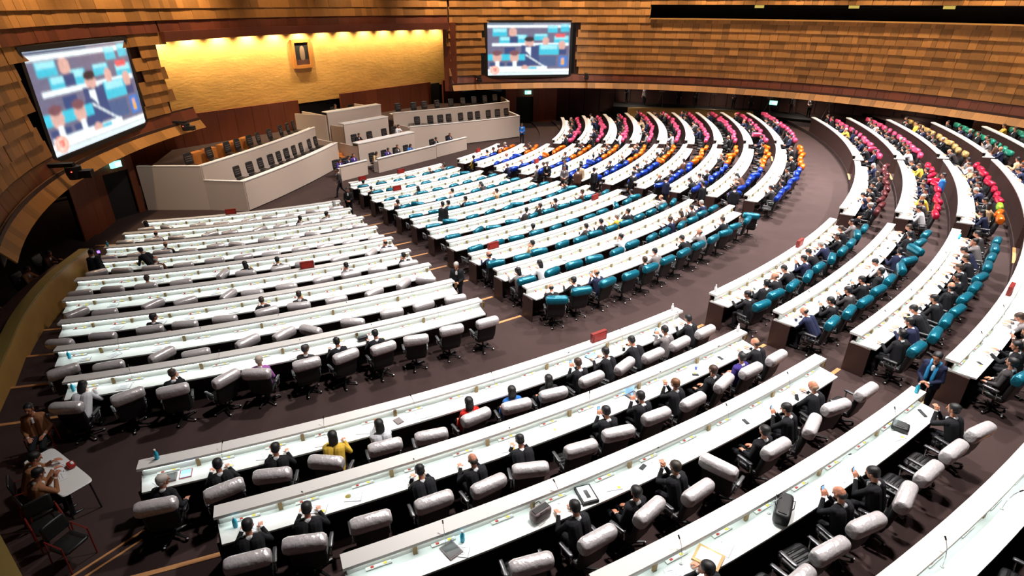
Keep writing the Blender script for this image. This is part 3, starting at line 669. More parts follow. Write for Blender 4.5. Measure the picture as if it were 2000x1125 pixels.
def body_mesh(P, hi):
    S, hc, HR = prims(P, hi); v = []; f = []
    for p, q, r0, r1, t in S: capsule(v, f, p, q, r0, r1)
    me = bpy.data.meshes.new('tmp'); me.from_pydata([tuple(x) for x in v], [], f); o = bpy.data.objects.new('tmp', me); COL.objects.link(o)
    md = o.modifiers.new('r', 'REMESH'); md.mode = 'VOXEL'; md.voxel_size = .0085 if hi else .024; md.adaptivity = 0
    sm = o.modifiers.new('s', 'SMOOTH'); sm.iterations = 2 if hi else 1; sm.factor = .5
    dg = bpy.context.evaluated_depsgraph_get(); dg.update(); out = bpy.data.meshes.new_from_object(o.evaluated_get(dg)); bpy.data.objects.remove(o); bpy.data.meshes.remove(me)
    out.name = 'person'; out.materials.clear()
    for t in TAGS: out.materials.append(M[t])
    n = len(out.polygons); cen = np.empty(n * 3); out.polygons.foreach_get('center', cen); cen = cen.reshape(-1, 3); best = np.full(n, 1e9); idx = np.zeros(n, int)
    for p, q, r0, r1, t in S:
        a = np.array(p); d = np.array(q) - a; L2 = max(d @ d, 1e-9); u = np.clip(((cen - a) @ d) / L2, 0, 1); dist = np.linalg.norm(cen - a - u[:, None] * d, axis=1) - (r0 + (r1 - r0) * u)
        w_ = dist < best; best[w_] = dist[w_]; idx[w_] = TAGS.index('skin_dark' if t == 'dark' else t)
    out.polygons.foreach_set('material_index', idx.astype(np.int32)); out.polygons.foreach_set('use_smooth', np.ones(n, bool)); out.update()
    hair = {}
    def T(b):
        for i, x in enumerate(b.v): p = hc + HR @ Vector(x); b.v[i] = tuple(p)
        return b
    nu, nv = (18, 12) if hi else (10, 7)
    b = MB(); b.sell((-.022, 0, .045), (.108, .090, .083), 'hair', .9, .95, nu, nv); b.sell((-.05, 0, -.005), (.072, .083, .075), 'hair', .9, .95, nu, nv); hair['short'] = T(b).mesh('hair', True)
    b = MB(); b.sell((-.022, 0, .045), (.110, .096, .090), 'hair', .9, .95, nu, nv); b.sell((-.06, 0, -.06), (.066, .096, .15), 'hair', .8, .9, nu, nv); hair['long'] = T(b).mesh('hair', True)
    b = MB(); b.sell((-.062, 0, -.018), (.066, .083, .055), 'hair', .9, .95, nu, nv); hair['bald'] = T(b).mesh('hair', True)
    return out, hair
KS = [(.43, .10, .52), (.43, -.10, .52)]; AS = [(.40, .12, .11), (.42, -.12, .11)]
POSE = {
 'desk':  dict(pz=.60, lean=.20, hand=[(.50, .15, .93), (.48, -.16, .93)], hdir=[(1, -.2, 0), (1, .2, 0)], head=(.0, .35)),
 'phone': dict(pz=.60, lean=.12, hand=[(.40, .05, 1.02), (.40, -.06, 1.02)], hdir=[(.5, -.3, .8), (.5, .3, .8)], head=(.1, .38), curl=.9),
 'back':  dict(pz=.60, lean=-.06, hand=[(.20, .15, .70), (.20, -.15, .70)], hdir=[(1, -.5, -.1), (1, .5, -.1)], head=(-.15, .05)),
 'chin':  dict(pz=.60, lean=.22, hand=[(.36, .06, 1.10), (.48, -.16, .93)], hdir=[(-.2, -.3, 1), (1, .3, 0)], head=(.3, .15), curl=1.0),
 'turn':  dict(pz=.60, lean=.06, side=-.05, twist=-.4, hand=[(.40, .06, .93), (.05, -.36, .76)], hdir=[(1, -.4, 0), (1, 0, -.1)], head=(-1.0, .1)),
 'down':  dict(pz=.60, lean=.32, hand=[(.55, .12, .93), (.55, -.14, .93)], hdir=[(1, -.3, 0), (1, .3, 0)], head=(0, .65)),
 'clasp': dict(pz=.60, lean=.16, hand=[(.45, .03, 1.06), (.45, -.03, 1.06)], hdir=[(.4, -.3, 1), (.4, .3, 1)], head=(.1, .1), curl=1.2),
 'type':  dict(pz=.60, lean=.10, side=.04, hand=[(.52, .20, .94), (.44, -.10, .96)], hdir=[(1, -.1, .1), (.8, .5, .3)], head=(.5, .25)),
}
for p in POSE.values(): p['knee'] = KS; p['ankle'] = AS
POSE['stand'] = dict(pz=.93, lean=.02, hand=[(.06, .26, .82), (.06, -.26, .82)], hdir=[(.1, 0, -1), (.1, 0, -1)], pole=(-1, 0, -.1), knee=[(.03, .10, .50), (.03, -.10, .50)], ankle=[(0, .11, .10), (0, -.11, .10)], head=(0, .1))
POSE['walk'] = dict(pz=.92, lean=.06, hand=[(.24, .24, .90), (-.16, -.26, .84)], hdir=[(.4, 0, -1), (0, 0, -1)], pole=(-1, 0, -.2), knee=[(.20, .09, .50), (-.06, -.09, .50)], ankle=[(.28, .10, .10), (-.36, -.10, .15)], head=(0, .05))
POSE['bend'] = dict(pz=.90, lean=.40, hand=[(.62, .20, .98), (.58, -.20, .98)], hdir=[(1, 0, -.2), (1, 0, -.2)], knee=[(.05, .10, .48), (.05, -.10, .48)], ankle=[(-.02, .11, .10), (-.06, -.11, .10)], head=(0, .5))
POSE['front'] = dict(pz=.93, lean=.03, hand=[(.24, .05, 1.05), (.24, -.05, 1.02)], hdir=[(.3, -.9, .1), (.3, .9, .1)], knee=[(.03, .10, .50), (.03, -.10, .50)], ankle=[(0, .11, .10), (0, -.11, .10)], head=(0, .3), curl=.9)
BODY = {}
def body(pose, hi):
    if (pose, hi) not in BODY: BODY[(pose, hi)] = body_mesh(POSE[pose], hi)
    return BODY[(pose, hi)]
SUIT = (.016, .016, .019); BLACK = (.012, .011, .012); GREYH = (.42, .40, .38); TANH = (.28, .17, .10)
COLS = {'black': SUIT, 'navy': (.018, .022, .055), 'charcoal': (.055, .048, .05), 'white': (.72, .72, .76), 'beige': (.48, .34, .20), 'yellow': (.72, .46, .06), 'red': (.55, .02, .012),
        'blue': (.03, .16, .52), 'purple': (.055, .035, .22), 'lilac': (.42, .13, .45), 'grey': (.20, .18, .18), 'tan': (.34, .15, .07), 'pink': (.72, .22, .32), 'brown': (.10, .045, .03), 'pale blue': (.30, .40, .72)}
n_people = 0
def person(p, rz, pose, cloth, hair, hcol, label, group=None, hi=False):
    global n_people
    n_people += 1
    me, hr = body(pose, hi); o = link('person', me, None, p, rz, label=label, cat='person', group=group); o.color = (*COLS[cloth], 1)
    h = link('hair', hr[hair], o); h.color = (*hcol, 1); return o

# ------------------------------------------------------------------ seating plan
# near rows, counted from the central aisle side: pose, clothes, hair, hair colour; None = empty chair
B_, L_, H_ = 'bald', 'long', 'short'
PLAN = {
 ('N', 12): [('desk', 'black', H_, BLACK), ('phone', 'grey', H_, BLACK), ('down', 'black', H_, BLACK), ('desk', 'black', H_, BLACK), ('phone', 'black', H_, (.06, .03, .02)), ('back', 'black', L_, BLACK), ('back', 'blue', L_, BLACK), ('back', 'red', L_, BLACK), None,
             ('clasp', 'white', L_, BLACK), ('chin', 'yellow', L_, BLACK), ('desk', 'black', H_, BLACK), ('desk', 'black', H_, BLACK), ('turn', 'black', H_, (.55, .50, .45))],
 ('N', 13): [('desk', 'black', B_, (.05, .03, .02)), ('back', 'purple', H_, BLACK), ('back', 'black', H_, (.05, .02, .012)), ('clasp', 'black', H_, (.16, .06, .02)), ('phone', 'black', H_, BLACK), ('phone', 'black', H_, BLACK), None, ('down', 'black', H_, BLACK),
             ('desk', 'black', B_, (.03, .02, .015)), ('down', 'black', H_, BLACK), None, ('desk', 'black', H_, BLACK), ('desk', 'black', H_, BLACK)],
 ('N', 14): [None, ('desk', 'black', B_, TANH), ('phone', 'black', H_, BLACK), ('back', 'black', H_, BLACK), None, ('clasp', 'black', H_, (.04, .03, .02)), ('back', 'black', H_, BLACK), ('desk', 'black', H_, BLACK), None, None, ('desk', 'black', H_, BLACK), None],
 ('N', 15): [('clasp', 'black', H_, BLACK), None, None, ('phone', 'black', H_, BLACK), ('phone', 'black', B_, BLACK), None, None, ('chin', 'black', H_, BLACK)],
 ('N', 16): [None, None, None, None, ('desk', 'brown', H_, BLACK), ('desk', 'black', H_, BLACK)],
 ('L', 11): [None, None, None, ('desk', 'black', H_, BLACK), ('desk', 'black', H_, BLACK), ('turn', 'charcoal', H_, (.06, .05, .05)), ('back', 'lilac', H_, (.50, .42, .35)), None, ('phone', 'black', H_, (.05, .03, .02)), None, ('down', 'white', L_, BLACK), None, ('desk', 'black', H_, (.05, .02, .012))],
}
DENS = {'L': .16, 'M': .34, 'R': .44, 'Q': .40, 'N': .3, 'O': .80, 'P': .80, 'S': .72}
GRP = {'L': 'silver-wrapped chairs of the inner block', 'N': 'silver-wrapped chairs of the outer block', 'M': 'teal-wrapped chairs of the inner block', 'O': 'teal-wrapped chairs of the outer block',
       'R': 'blue and orange-wrapped chairs', 'Q': 'pink-wrapped chairs of the inner block', 'P': 'wrapped chairs of the outer red-chair block', 'S': 'wrapped chairs of the outer pink-chair block'}
def chair_colour(bk, k, i, n):
    if bk in 'LN': return 'silver'
    if bk in 'MO': return 'teal'
    if bk == 'R': return 'blue' if i < n * .5 else 'orange'
    if bk == 'Q': return 'pink'
    if bk == 'P': return {12: 'maroon', 13: 'red', 14: 'red'}.get(k, 'orange') if not (k == 14 and i < 3) else ('orange' if i < 2 else 'lime')
    return {12: 'pink', 13: 'pink', 14: 'gold', 15: 'green', 16: 'green'}[k]
for sg in SEG: desk(sg)
SEATS = []
for bk, k, nrow, t0, t1 in SEG:
    r, z = row_r(k), row_z(k); n = max(1, round((t1 - t0) * (r + 1.05) / 57.3 / 1.03)); cen = -1 if (t0 + t1) < 0 else 1
    for i in range(n):   # i counts from the central aisle outwards
        f = (i + .5) / n; t = (t1 - (t1 - t0) * f) if cen < 0 else (t0 + (t1 - t0) * f)
        pl = PLAN.get((bk, k)); occ = None
        if pl is not None: occ = pl[i] if i < len(pl) else None
        elif random.random() < DENS[bk] * (1.35 if bk == 'M' and k >= 9 else 1):
            cl = random.choices(['black', 'navy', 'charcoal', 'grey', 'white', 'brown', 'beige', 'yellow', 'pink', 'pale blue'], [40, 14, 10, 6, 3, 4, 2, 1.5, .7, 1.2])[0]
            if bk in 'PS': cl = random.choices(['black', 'navy', 'charcoal', 'grey', 'white', 'brown', 'beige', 'yellow'], [40, 16, 10, 8, 4, 4, 5, 3])[0]
            hs = random.choices(['short', 'long', 'bald'], [78, 12, 10])[0]; hcl = random.choices([BLACK, (.05, .03, .02), GREYH], [75, 15, 10])[0]
            occ = (random.choice(['desk', 'desk', 'phone', 'back', 'chin', 'turn', 'down', 'type']), cl, hs, hcl)
        p = pol(r + 1.05 + random.uniform(-.04, .08) + (.10 if occ is None and random.random() < .3 else 0), t + math.degrees(random.uniform(-.06, .06) / r), z)
        yaw = random.gauss(0, .17) if occ else random.choice([random.gauss(0, .12), random.gauss(0, .5)])
        SEATS.append(dict(bk=bk, k=k, row=nrow, i=i + 1, n=n, p=p, t=t, yaw=yaw, occ=occ, col=chair_colour(bk, k, i, n)))
vis = [s for s in SEATS if in_view((s['p'][0], s['p'][1], s['p'][2] + 1), 40)]
vis.sort(key=lambda s: -px_size(s['p'])); 
NEAR = vis[:300]   # the 300 largest; the farther ones become one mass
for s in NEAR:
    rz = R(s['t']) + math.pi + s['yaw']; px = px_size(s['p'])
    lb = '%s-wrapped black chair, %s from the central aisle, %s row of %s' % (s['col'], ORD[s['i']], ORD[s['row']], BLK[s['bk']])
    put_chair(s['p'], rz, s['col'], lb, GRP[s['bk']], 0 if px > 48 else 1)
far = MB()
CT = {}
for c in FILM:
    b = MB(); b.sell((.02, 0, .47), (.27, .28, .065), 'leather', .3, .3, 6, 4); b.sell((-.27, 0, .80), (.055, .285, .36), 'leather', .3, .3, 6, 4, ry=-.16); b.sell((-.325, 0, 1.07), (.125, .35, .165), 'film_' + c, .5, .4, 8, 5, ry=-.16)
    b.box((0, 0, .25), (.04, .04, .18), 'plastic'); b.box((0, 0, .06), (.3, .05, .03), 'plastic'); b.box((0, 0, .06), (.05, .3, .03), 'plastic'); CT[c] = b
for s in vis[300:]:
    b = CT[s['col']]; mt = Matrix.Translation(s['p']) @ Matrix.Rotation(R(s['t']) + math.pi + s['yaw'], 4, 'Z'); n = len(far.v)
    far.v.extend([tuple(mt @ Vector(x)) for x in b.v]); far.f.extend([tuple(i + n for i in f) for f in b.f]); mm = [far.mi(m) for m in b.mats]; far.m.extend([mm[i] for i in b.m])
far.build('far_wrapped_chairs', None, True, label='far rows of chairs wrapped in blue, orange and pink film beyond the teal block', cat='chairs', kind='stuff')
hcount = 0
for s in vis:
    if not s['occ']: continue
    pose, cl, hs, hc = s['occ']; px = px_size(s['p']); hi = px > 62
    rz = R(s['t']) + math.pi + s['yaw'] * .6
    who = {'short': 'person', 'long': 'long-haired person', 'bald': 'balding person'}[hs]
    lb = '%s in %s, %s seat from central aisle, %s row of %s' % (who, cl, ORD[s['i']], ORD[s['row']], BLK[s['bk']])
    s['person'] = person(s['p'], rz, pose, cl, hs, hc, lb, 'seated members of the ' + BLK[s['bk']], hi)
    d = 1
# ------------------------------------------------------------------ consoles, posts, microphones on the desks
desks = {}
for o in COL.objects:
    if o.name.startswith('curved_desk'): desks[o['label']] = o
for bk, k, nrow, t0, t1 in SEG:
    r, z = row_r(k), row_z(k); rt = desks['curved white bench desk, %s row from the rostrum in %s' % (ORD[nrow], BLK[bk])]
    near = (bk == 'N') or (bk == 'L' and k >= 10)
    n = max(1, round((t1 - t0) * (r + 1.05) / 57.3 / 1.03)); mass = MB()
    for i in range(n):
        t = t0 + (t1 - t0) * (i + .5) / n; p = pol(r + .225, t, z + .862); rz = R(t)
        if not in_view(p, 30): continue
        if near:
            c_ = link('console', CONS, rt, Vector(p) - rt.location, rz)
            for j, nm in enumerate(('btn_red', 'btn_yel', 'paper')): link('button', BT[nm], c_, (0, (-.10, .10, .165)[j], 0))
            if i % 2 == 0: link('bronze_post', POST, rt, Vector(pol(r + .235, t + .55 * (t1 - t0) / n, z + .862)) - rt.location, rz)
        else:
            m_ = Matrix.Translation(p) @ Matrix.Rotation(rz, 4, 'Z')
            for cy, hw, mm, hz in ((0, .18, 'ledge', .012), (-.11, .022, 'btn_red', .018), (.11, .022, 'btn_yel', .018), (.35, .03, 'bronze', .07)):
                bb = MB(); bb.box((0, cy, hz), (.03, hw, hz), mm); mass.add([tuple(m_ @ Vector(q)) for q in bb.v], bb.f, mm)
        if (near or bk in 'O') and i % 2 == 1: link('microphone', MIC, rt, Vector(pol(r + .33, t, z + .86)) - rt.location, rz + math.pi + random.uniform(-.6, .6) + (math.pi if random.random() < .5 else 0))
    if mass.v: mass.build('consoles', rt, kind='stuff', loc=[-q for q in rt.location])
# ------------------------------------------------------------------ rostrum chairs and people
def conf_meshes():
    D = {}
    b = MB(); b.sell((0, 0, .46), (.25, .26, .05), 'plastic', .3, .3, 8, 6); D['seat'] = b.mesh('seat', True)
    b = MB(); b.sell((-.26, 0, .84), (.035, .26, .33), 'plastic', .25, .25, 12, 6, ry=-.12)
    for zz in (.72, .84, .96): b.box((-.215 - (zz - .84) * .12, 0, zz), (.008, .20, .012), 'bag_grey')
    D['backrest'] = b.mesh('backrest', True)
    b = MB(); b.lathe([(.26, .0), (.26, .03), (.03, .06), (.03, .42)], 'plastic', n=8); D['base'] = b.mesh('base')
    return D
CF = conf_meshes()
def conf(p, rz, label, group):
    t = empty('conference_chair', p, rz, label=label, cat='chair', group=group)
    for k in ('seat', 'backrest', 'base'): link(k, CF[k], t)
    return t
def along(pts, f):
    d = [0]
    for a, b_ in zip(pts, pts[1:]): d.append(d[-1] + math.hypot(b_[0] - a[0], b_[1] - a[1]))
    q = f * d[-1]
    for i in range(len(pts) - 1):
        if q <= d[i + 1] + 1e-6:
            u = (q - d[i]) / (d[i + 1] - d[i]); a, b_ = pts[i], pts[i + 1]; return a[0] + (b_[0] - a[0]) * u, a[1] + (b_[1] - a[1]) * u, math.atan2(b_[1] - a[1], b_[0] - a[0])
def line_chairs(pts, h, fr, what, group, sgn):
    for i, f in enumerate(fr):
        x, y, a = along(pts, f); nrm = a - math.pi / 2 * sgn; bx, by = -math.cos(nrm), -math.sin(nrm)
        conf((x + bx * .95, y + by * .95, h), nrm + random.uniform(-.15, .15), 'black chair, %s from end wall, %s' % (ORD[i + 1], what), group)
line_chairs(LLO, 1.10, [.09, .19, .29, .385, .47, .55, .64, .73, .84, .93], 'front tier of rostrum wing by silver chairs', 'front tier rostrum chairs by the silver chairs', 1)
line_chairs(LUP, 1.90, [.03, .17, .30, .38, .48, .56, .67, .79, .87, .94], 'upper tier of rostrum wing by silver chairs', 'upper tier rostrum chairs by the silver chairs', 1)
line_chairs(RLO, 1.20, [.05, .15, .24, .345, .42, .51, .62, .70, .79, .90], 'front tier of rostrum wing by pink chairs', 'front tier rostrum chairs by the pink chairs', -1)
line_chairs(RUP, 2.05, [.06, .16, .27, .37, .48, .60, .71, .80, .92], 'upper tier of rostrum wing by pink chairs', 'upper tier rostrum chairs by the pink chairs', -1)
cb = MB()
for i, f in enumerate((.14, .23, .345, .43, .52)):
    x, y, a = along(LUP, f); n_ = a - math.pi / 2; e = MB(); e.box((0, 0, .45), (.22, .42, .45), 'orange_wood_and_light')
    e.box((.225, 0, .45), (.01, .36, .36), 'orange_wood_and_light'); e.build('low_cabinet', None, False, loc=(x - math.cos(n_) * 1.9, y - math.sin(n_) * 1.9, 1.90), rz=n_, label='low orange timber cabinet behind the upper rostrum chairs, %s from the end wall' % ORD[i + 1], cat='cabinet', group='low cabinets on the rostrum')
for i, (x, y, h) in enumerate(((12.6, .3, 2.35), (12.6, 1.9, 2.35))):
    conf((x, y, h), 0, 'black high-back chair behind the presiding desk, %s from the silver-chair side' % ORD[i + 1], 'presiding chairs')
for i, (x, y) in enumerate(((16.35, -.9), (16.35, .5), (16.35, 1.9), (16.35, 2.9))):
    conf((x, y, .95), 0, 'black high-back chair behind the long low cream desk, %s from the stairs' % ORD[i + 1], 'officer chairs')
person((12.66, .3, 2.3), 0, 'back', 'charcoal', 'short', BLACK, 'person in dark suit seated at the highest presiding desk')
person((16.4, -.9, .90), 0, 'desk', 'black', 'short', BLACK, 'person in black seated at the long low cream desk beside the stairs')
person((16.4, 2.9, .90), 0, 'type', 'white', 'short', BLACK, 'person in white shirt seated at the far end of the long low cream desk')
for i, (y, cl, nm) in enumerate(((-1.2, 'beige', 'beige'), (-.1, 'purple', 'purple'), (1.0, 'charcoal', 'dark'), (2.0, 'blue', 'blue'), (4.7, 'black', 'black'), (6.5, 'navy', 'navy'), (-4.1, 'purple', 'purple'), (-3.35, 'navy', 'navy'), (-2.75, 'purple', 'purple'))):
    wh = 'long cream clerk desk' if -2 < y < 4 else ('clerk desk by the far rostrum wing' if y > 4 else 'short cream clerk desk'); xx = 18.55 if y > -2 else 18.3
    n_ = {-4.1: 'outermost seat of ', -2.75: 'innermost seat of '}.get(y, '')
    conf((xx, y, 0), 0, 'black chair under the %s clothed clerk, %s%s' % (nm, n_, wh), 'clerk chairs'); person((xx, y, -.05), 0, ['desk', 'type', 'back'][i % 3], cl, 'long' if i in (0, 3, 6) else 'short', BLACK, 'clerk in %s at %s%s' % (nm, n_, wh))
# ------------------------------------------------------------------ people on their feet
def fz(x, y):
    r = math.hypot(x, y); z = 0
    for k in range(1, 17):
        if r >= row_r(k) - .02: z = row_z(k)
    return z
def stander(x, y, face, pose, cl, hair, hc, label, hi=False, z=None): return person((x, y, fz(x, y) if z is None else z), face, pose, cl, hair, hc, label, None, hi)
stander(22.0, -6.7, R(-120), 'walk', 'charcoal', 'short', BLACK, 'person in dark suit walking past the short clerk desk')
stander(26.0, -9.1, R(-40), 'front', 'black', 'short', BLACK, 'person in black suit standing at the first steps of the aisle')
stander(38.7, -14.15, R(-55), 'front', 'black', 'short', GREYH, 'grey-haired person in dark suit standing on the aisle steps')
stander(32.9, -8.9, R(160), 'stand', 'black', 'short', BLACK, 'person in black standing among the teal chairs, back to the outer rows')
stander(27.9, -19.7, R(200), 'bend', 'black', 'short', BLACK, 'person in black bending over a desk among silver chairs')
for i, (x, y, cl, f) in enumerate(((33.2, .75, 'grey', -60), (32.5, 1.9, 'navy', -100), (31.9, .9, 'black', -70), (34.0, 1.2, 'beige', 140), (34.4, .3, 'brown', 120), (35.1, .9, 'black', 160))):
    stander(x, y, R(f), 'stand' if i % 2 else 'front', cl, 'short', BLACK, 'person in %s standing in the group on the central aisle, %s from the rostrum' % (cl, ORD[[3, 2, 1, 4, 5, 6][i]]))
for i, (x, y, cl, f) in enumerate(((37.4, 1.1, 'black', 150), (39.6, .4, 'navy', 60), (41.6, .2, 'black', 170), (43.0, .5, 'black', 90))):
    stander(x, y, R(f), 'stand', cl, 'short', BLACK, 'person in %s standing alone in the central aisle, %s beyond the group' % (cl, ORD[i + 1]))
stander(52.0, -13.25, R(-105), 'front', 'navy', 'short', BLACK, 'standing person with a bright blue scarf in the aisle between outer blocks', True)
sc = MB()
for sy in (-1, 1): sc.tube([(.02, sy * .075, 1.52), (.13, sy * .07, 1.36), (.155, sy * .06, 1.15), (.15, sy * .07, .98)], [.03, .035, .04, .04], mat('scarf_blue_%d' % sy, (.02, .27, .55), .6), 6)
sc.build('scarf', None, True, loc=(52.0, -13.25, fz(52.0, -13.25)), rz=R(-105), label='bright blue scarf around the neck of the standing person', cat='scarf')
stander(50.6, 6.6, R(190), 'stand', 'blue', 'short', BLACK, 'person in blue standing behind the red-wrapped chairs')
stander(21.6, 11.9, R(-60), 'front', 'blue', 'long', BLACK, 'person in blue standing at the end of the far rostrum wing')
stander(29.0, 11.4, R(200), 'stand', 'black', 'long', BLACK, 'person in black standing between the orange and pink chairs')
# press strip and the side table
stander(26.9, -21.3, R(160), 'stand', 'black', 'short', BLACK, 'person in dark suit standing beside the golden rail', z=.65)
for i, (x, y, cl, wh) in enumerate(((24.0, -22.2, 'brown', 'beyond the end of'), (25.4, -23.2, 'tan', 'near the end of'), (26.9, -24.6, 'grey', 'midway along'), (29.2, -26.0, 'tan', 'at the near stretch of'))):
    conf((x, y, .55), R(40), 'black chair %s the press counter' % wh, 'press chairs'); person((x, y, .55), R(40), ['desk', 'type', 'back', 'desk'][i], cl, 'short', BLACK, 'press worker in %s seated %s the press counter' % (cl, wh))
zt = fz(38.8, -25.9)
tb = empty('side_table', (38.55, -25.93, zt), R(6), label='small white table with papers beside the aisle steps', cat='table')
b = MB(); b.sell((0, 0, .735), (.90, .29, .018), 'white', .2, .2, 24, 6); b.build('table_top', tb)
for sx in (-1, 1):
    for sy in (-1, 1): MB().tube([(sx * .8, sy * .22, .72), (sx * .84, sy * .25, 0)], .018, 'plastic', 6).build('leg', tb)
for i, (x, y, cl, f, ps) in enumerate(((38.35, -26.42, 'tan', 78, 'desk'), (39.05, -26.45, 'tan', 95, 'phone'), (36.6, -25.75, 'tan', -25, 'back'), (39.9, -26.5, 'black', 0, None), (40.7, -26.4, 'black', 20, None))):
    t = empty('stacking_chair', (x, y, fz(x, y)), R(f), label='dark chair with red frame, %s along the side table' % ORD[i + 1], cat='chair', group='side table chairs')
    b = MB(); b.sell((0, 0, .45), (.23, .24, .03), 'plastic', .3, .3, 8, 5); b.build('seat', t, True)
    b = MB(); b.sell((-.23, 0, .74), (.02, .23, .16), 'plastic', .3, .3, 8, 5, ry=-.12); b.build('backrest', t, True)
    for sy in (-1, 1): MB().tube([(.2, sy * .24, 0), (.2, sy * .24, .62), (-.2, sy * .24, .64), (-.28, sy * .24, .0)], .014, 'red_sign', 5).build('side_frame', t)
    if ps: person((x, y, fz(x, y) - .06), R(f), ps, cl, 'short', BLACK, 'person in tan uniform seated %s' % ['at the side table, further from the steps', 'at the side table holding a phone', 'alone on the aisle near the side table'][i], None, True)
for i, (dx, dy, a, lab) in enumerate(((-.35, .05, .2, 'white sheet at the inner end of the side table'), (.25, -.03, -.1, 'white sheet at the outer end of the side table'), (-.02, .12, .4, 'white sheet in the middle of the side table'))):
    b = MB(); b.box((0, 0, .003), (.148, .105, .003), 'paper'); b.box((0, .04, .0065), (.10, .004, .0008), 'ink'); b.box((0, -.01, .0065), (.09, .004, .0008), 'ink'); b.build('paper_sheet', None, loc=(38.55 + dx, -25.93 + dy, zt + .755), rz=a, label=lab, cat='paper')
b = MB(); b.sell((0, 0, .05), (.10, .07, .05), 'btn_red', .5, .5, 12, 8); b.sell((.03, .02, .10), (.05, .03, .02), 'paper', .6, .6, 8, 6); b.build('snack_pouch', None, True, loc=(38.65, -25.70, zt + .755), label='red pouch standing on the side table', cat='pouch')
# far press gear behind the pink rows
for i in range(12):
    x, y = ell(R(86 + i * 3.0), 2.6 + .7 * (i % 3)); z = 1.7
    if i % 3 == 0:
        t = empty('tripod_camera', (x, y, z), R(200), label='dark video camera on tripod behind the pink chairs, %s from the gallery end' % ORD[i // 3 + 1], cat='camera', group='press cameras')
        MB().box((0, 0, 1.5), (.25, .10, .13), 'bag_grey').build('camera_body', t)
        for j in range(3): a = 2.1 * j; MB().tube([(0, 0, 1.38), (.4 * math.cos(a), .4 * math.sin(a), 0)], .02, 'chrome', 5).build('leg', t)
    else: person((x, y, z), R(250), 'front' if i % 2 else 'stand', random.choice(['black', 'charcoal', 'grey']), 'short', BLACK, 'press worker standing in the dark recess, %s from the gallery end' % ORD[i + 1])
b = MB(); pp_ = [ell(R(84 + i * 1.7), 3.4) for i in range(23)]; b.strip(pp_, 3.0, .3, 1.7, 'black'); b.build('press_platform', label='dark raised press platform in the recess behind the pink chairs', cat='platform')
b = MB(); b.box((0, 0, 0), (.04, .04, .04), 'blue_led'); b.box((0, 0, -.12), (.03, .03, .08), 'plastic'); b.build('blue_lamp', None, loc=(26.6, -21.0, 2.15), label='tiny blue lamp glowing by the golden rail', cat='lamp')
# ------------------------------------------------------------------ things on the desks
def on(k, d, t, h=.862): return pol(row_r(k) + d, t, row_z(k) + h)
def bottle(k, d, t, h, label, white=False):
    e = empty('water_bottle', on(k, d, t, h), 0, label=label, cat='bottle'); b = MB(); b.lathe([(.036, 0), (.04, .02), (.04, .14), (.018, .19), (.016, .205)], 'bottle_cap' if white else 'bottle'); b.build('bottle_body', e, True); MB().lathe([(.019, .2), (.019, .23)], 'bottle_cap').build('cap', e)
bottle(12, .08, -31.3, 1.12, 'blue water bottle on the end of the first ledge, outer silver-chair block'); bottle(12, .08, -15.4, 1.12, 'white bottle on the aisle end of the first ledge, outer silver-chair block', True)
bottle(13, .35, -29.55, .862, 'blue water bottle on the second desk, outer silver-chair block'); bottle(14, .33, -25.75, .862, 'blue water bottle on the third desk beside a dark tablet'); bottle(15, .16, -15.3, 1.12, 'blue water bottle before the person with the blue scarf')
bottle(11, .3, -34.6, .862, 'blue water bottle at the rail end of the last inner silver-chair desk'); bottle(12, .08, -12.9, 1.12, 'white bottle on the first ledge of the outer teal-chair block', True); bottle(13, .10, -15.3, 1.12, 'white bottle on the aisle end of the second ledge, outer silver-chair block', True)
bottle(5, .12, -39.2, 1.12, 'blue water bottle at the rail end of the third inner silver-chair desk'); bottle(14, .30, -1.3, .862, 'blue water bottle at the aisle end of the third outer teal-chair desk'); bottle(10, .3, -35.6, .862, 'blue water bottle at the rail end of the second last inner silver-chair desk')
def slab(name, k, d, t, half, m, label, cat, rz=0.0, h=.862, top=None):
    e = empty(name, on(k, d, t, h), R(t) + rz, label=label, cat=cat); b = MB(); b.box((0, 0, half[2]), half, m); b.build('case' if top else 'body', e)
    if top: b = MB(); b.box((0, 0, half[2] * 2 + .002), (half[0] * .86, half[1] * .86, .002), top); b.build('face', e)
    return e
slab('folder', 12, .42, -31.1, (.12, .16, .012), 'bag_grey', 'open dark folder at the end of the first outer silver-chair desk', 'folder', top='plastic'); slab('brochure', 12, .40, -30.72, (.12, .11, .006), 'btn_red', 'red and blue brochure beside the open dark folder', 'brochure', top='phone_screen')
slab('tablet_computer', 12, .36, -19.35, (.13, .17, .008), 'plastic', 'lit tablet computer on the first outer silver-chair desk', 'tablet', .25, top='phone_screen'); slab('notebook', 12, .45, -25.7, (.10, .08, .01), 'bag_grey', 'dark grey notebook lying alone near the empty chair', 'notebook', .3, top='bag_grey')
for i, (k, d, t) in enumerate(((12, .38, -16.6), (12, .52, -16.8), (12, .43, -17.9), (12, .48, -21.15), (13, .42, -16.55), (13, .56, -17.83), (14, .35, -21.72), (14, .46, -18.7), (15, .45, -22.3))):
    slab('smartphone', k, d, t, (.04, .08, .006), 'plastic', 'black phone lying on desk, row %s of outer silver-chair block, %s' % (ORD[k - 11], ['next to the end seat', 'beside a second phone', 'before third person', 'before a long-haired person', 'before the purple jacket', 'before the brown-haired reader', 'near the empty chair', 'on a yellow sheet', 'inside the yellow tray'][i]), 'phone', .6 + i, top='black')
slab('tablet_computer', 14, .42, -26.0, (.15, .12, .012), 'bag_grey', 'dark grey tablet cover on the third outer silver-chair desk', 'tablet', .3, top='plastic')
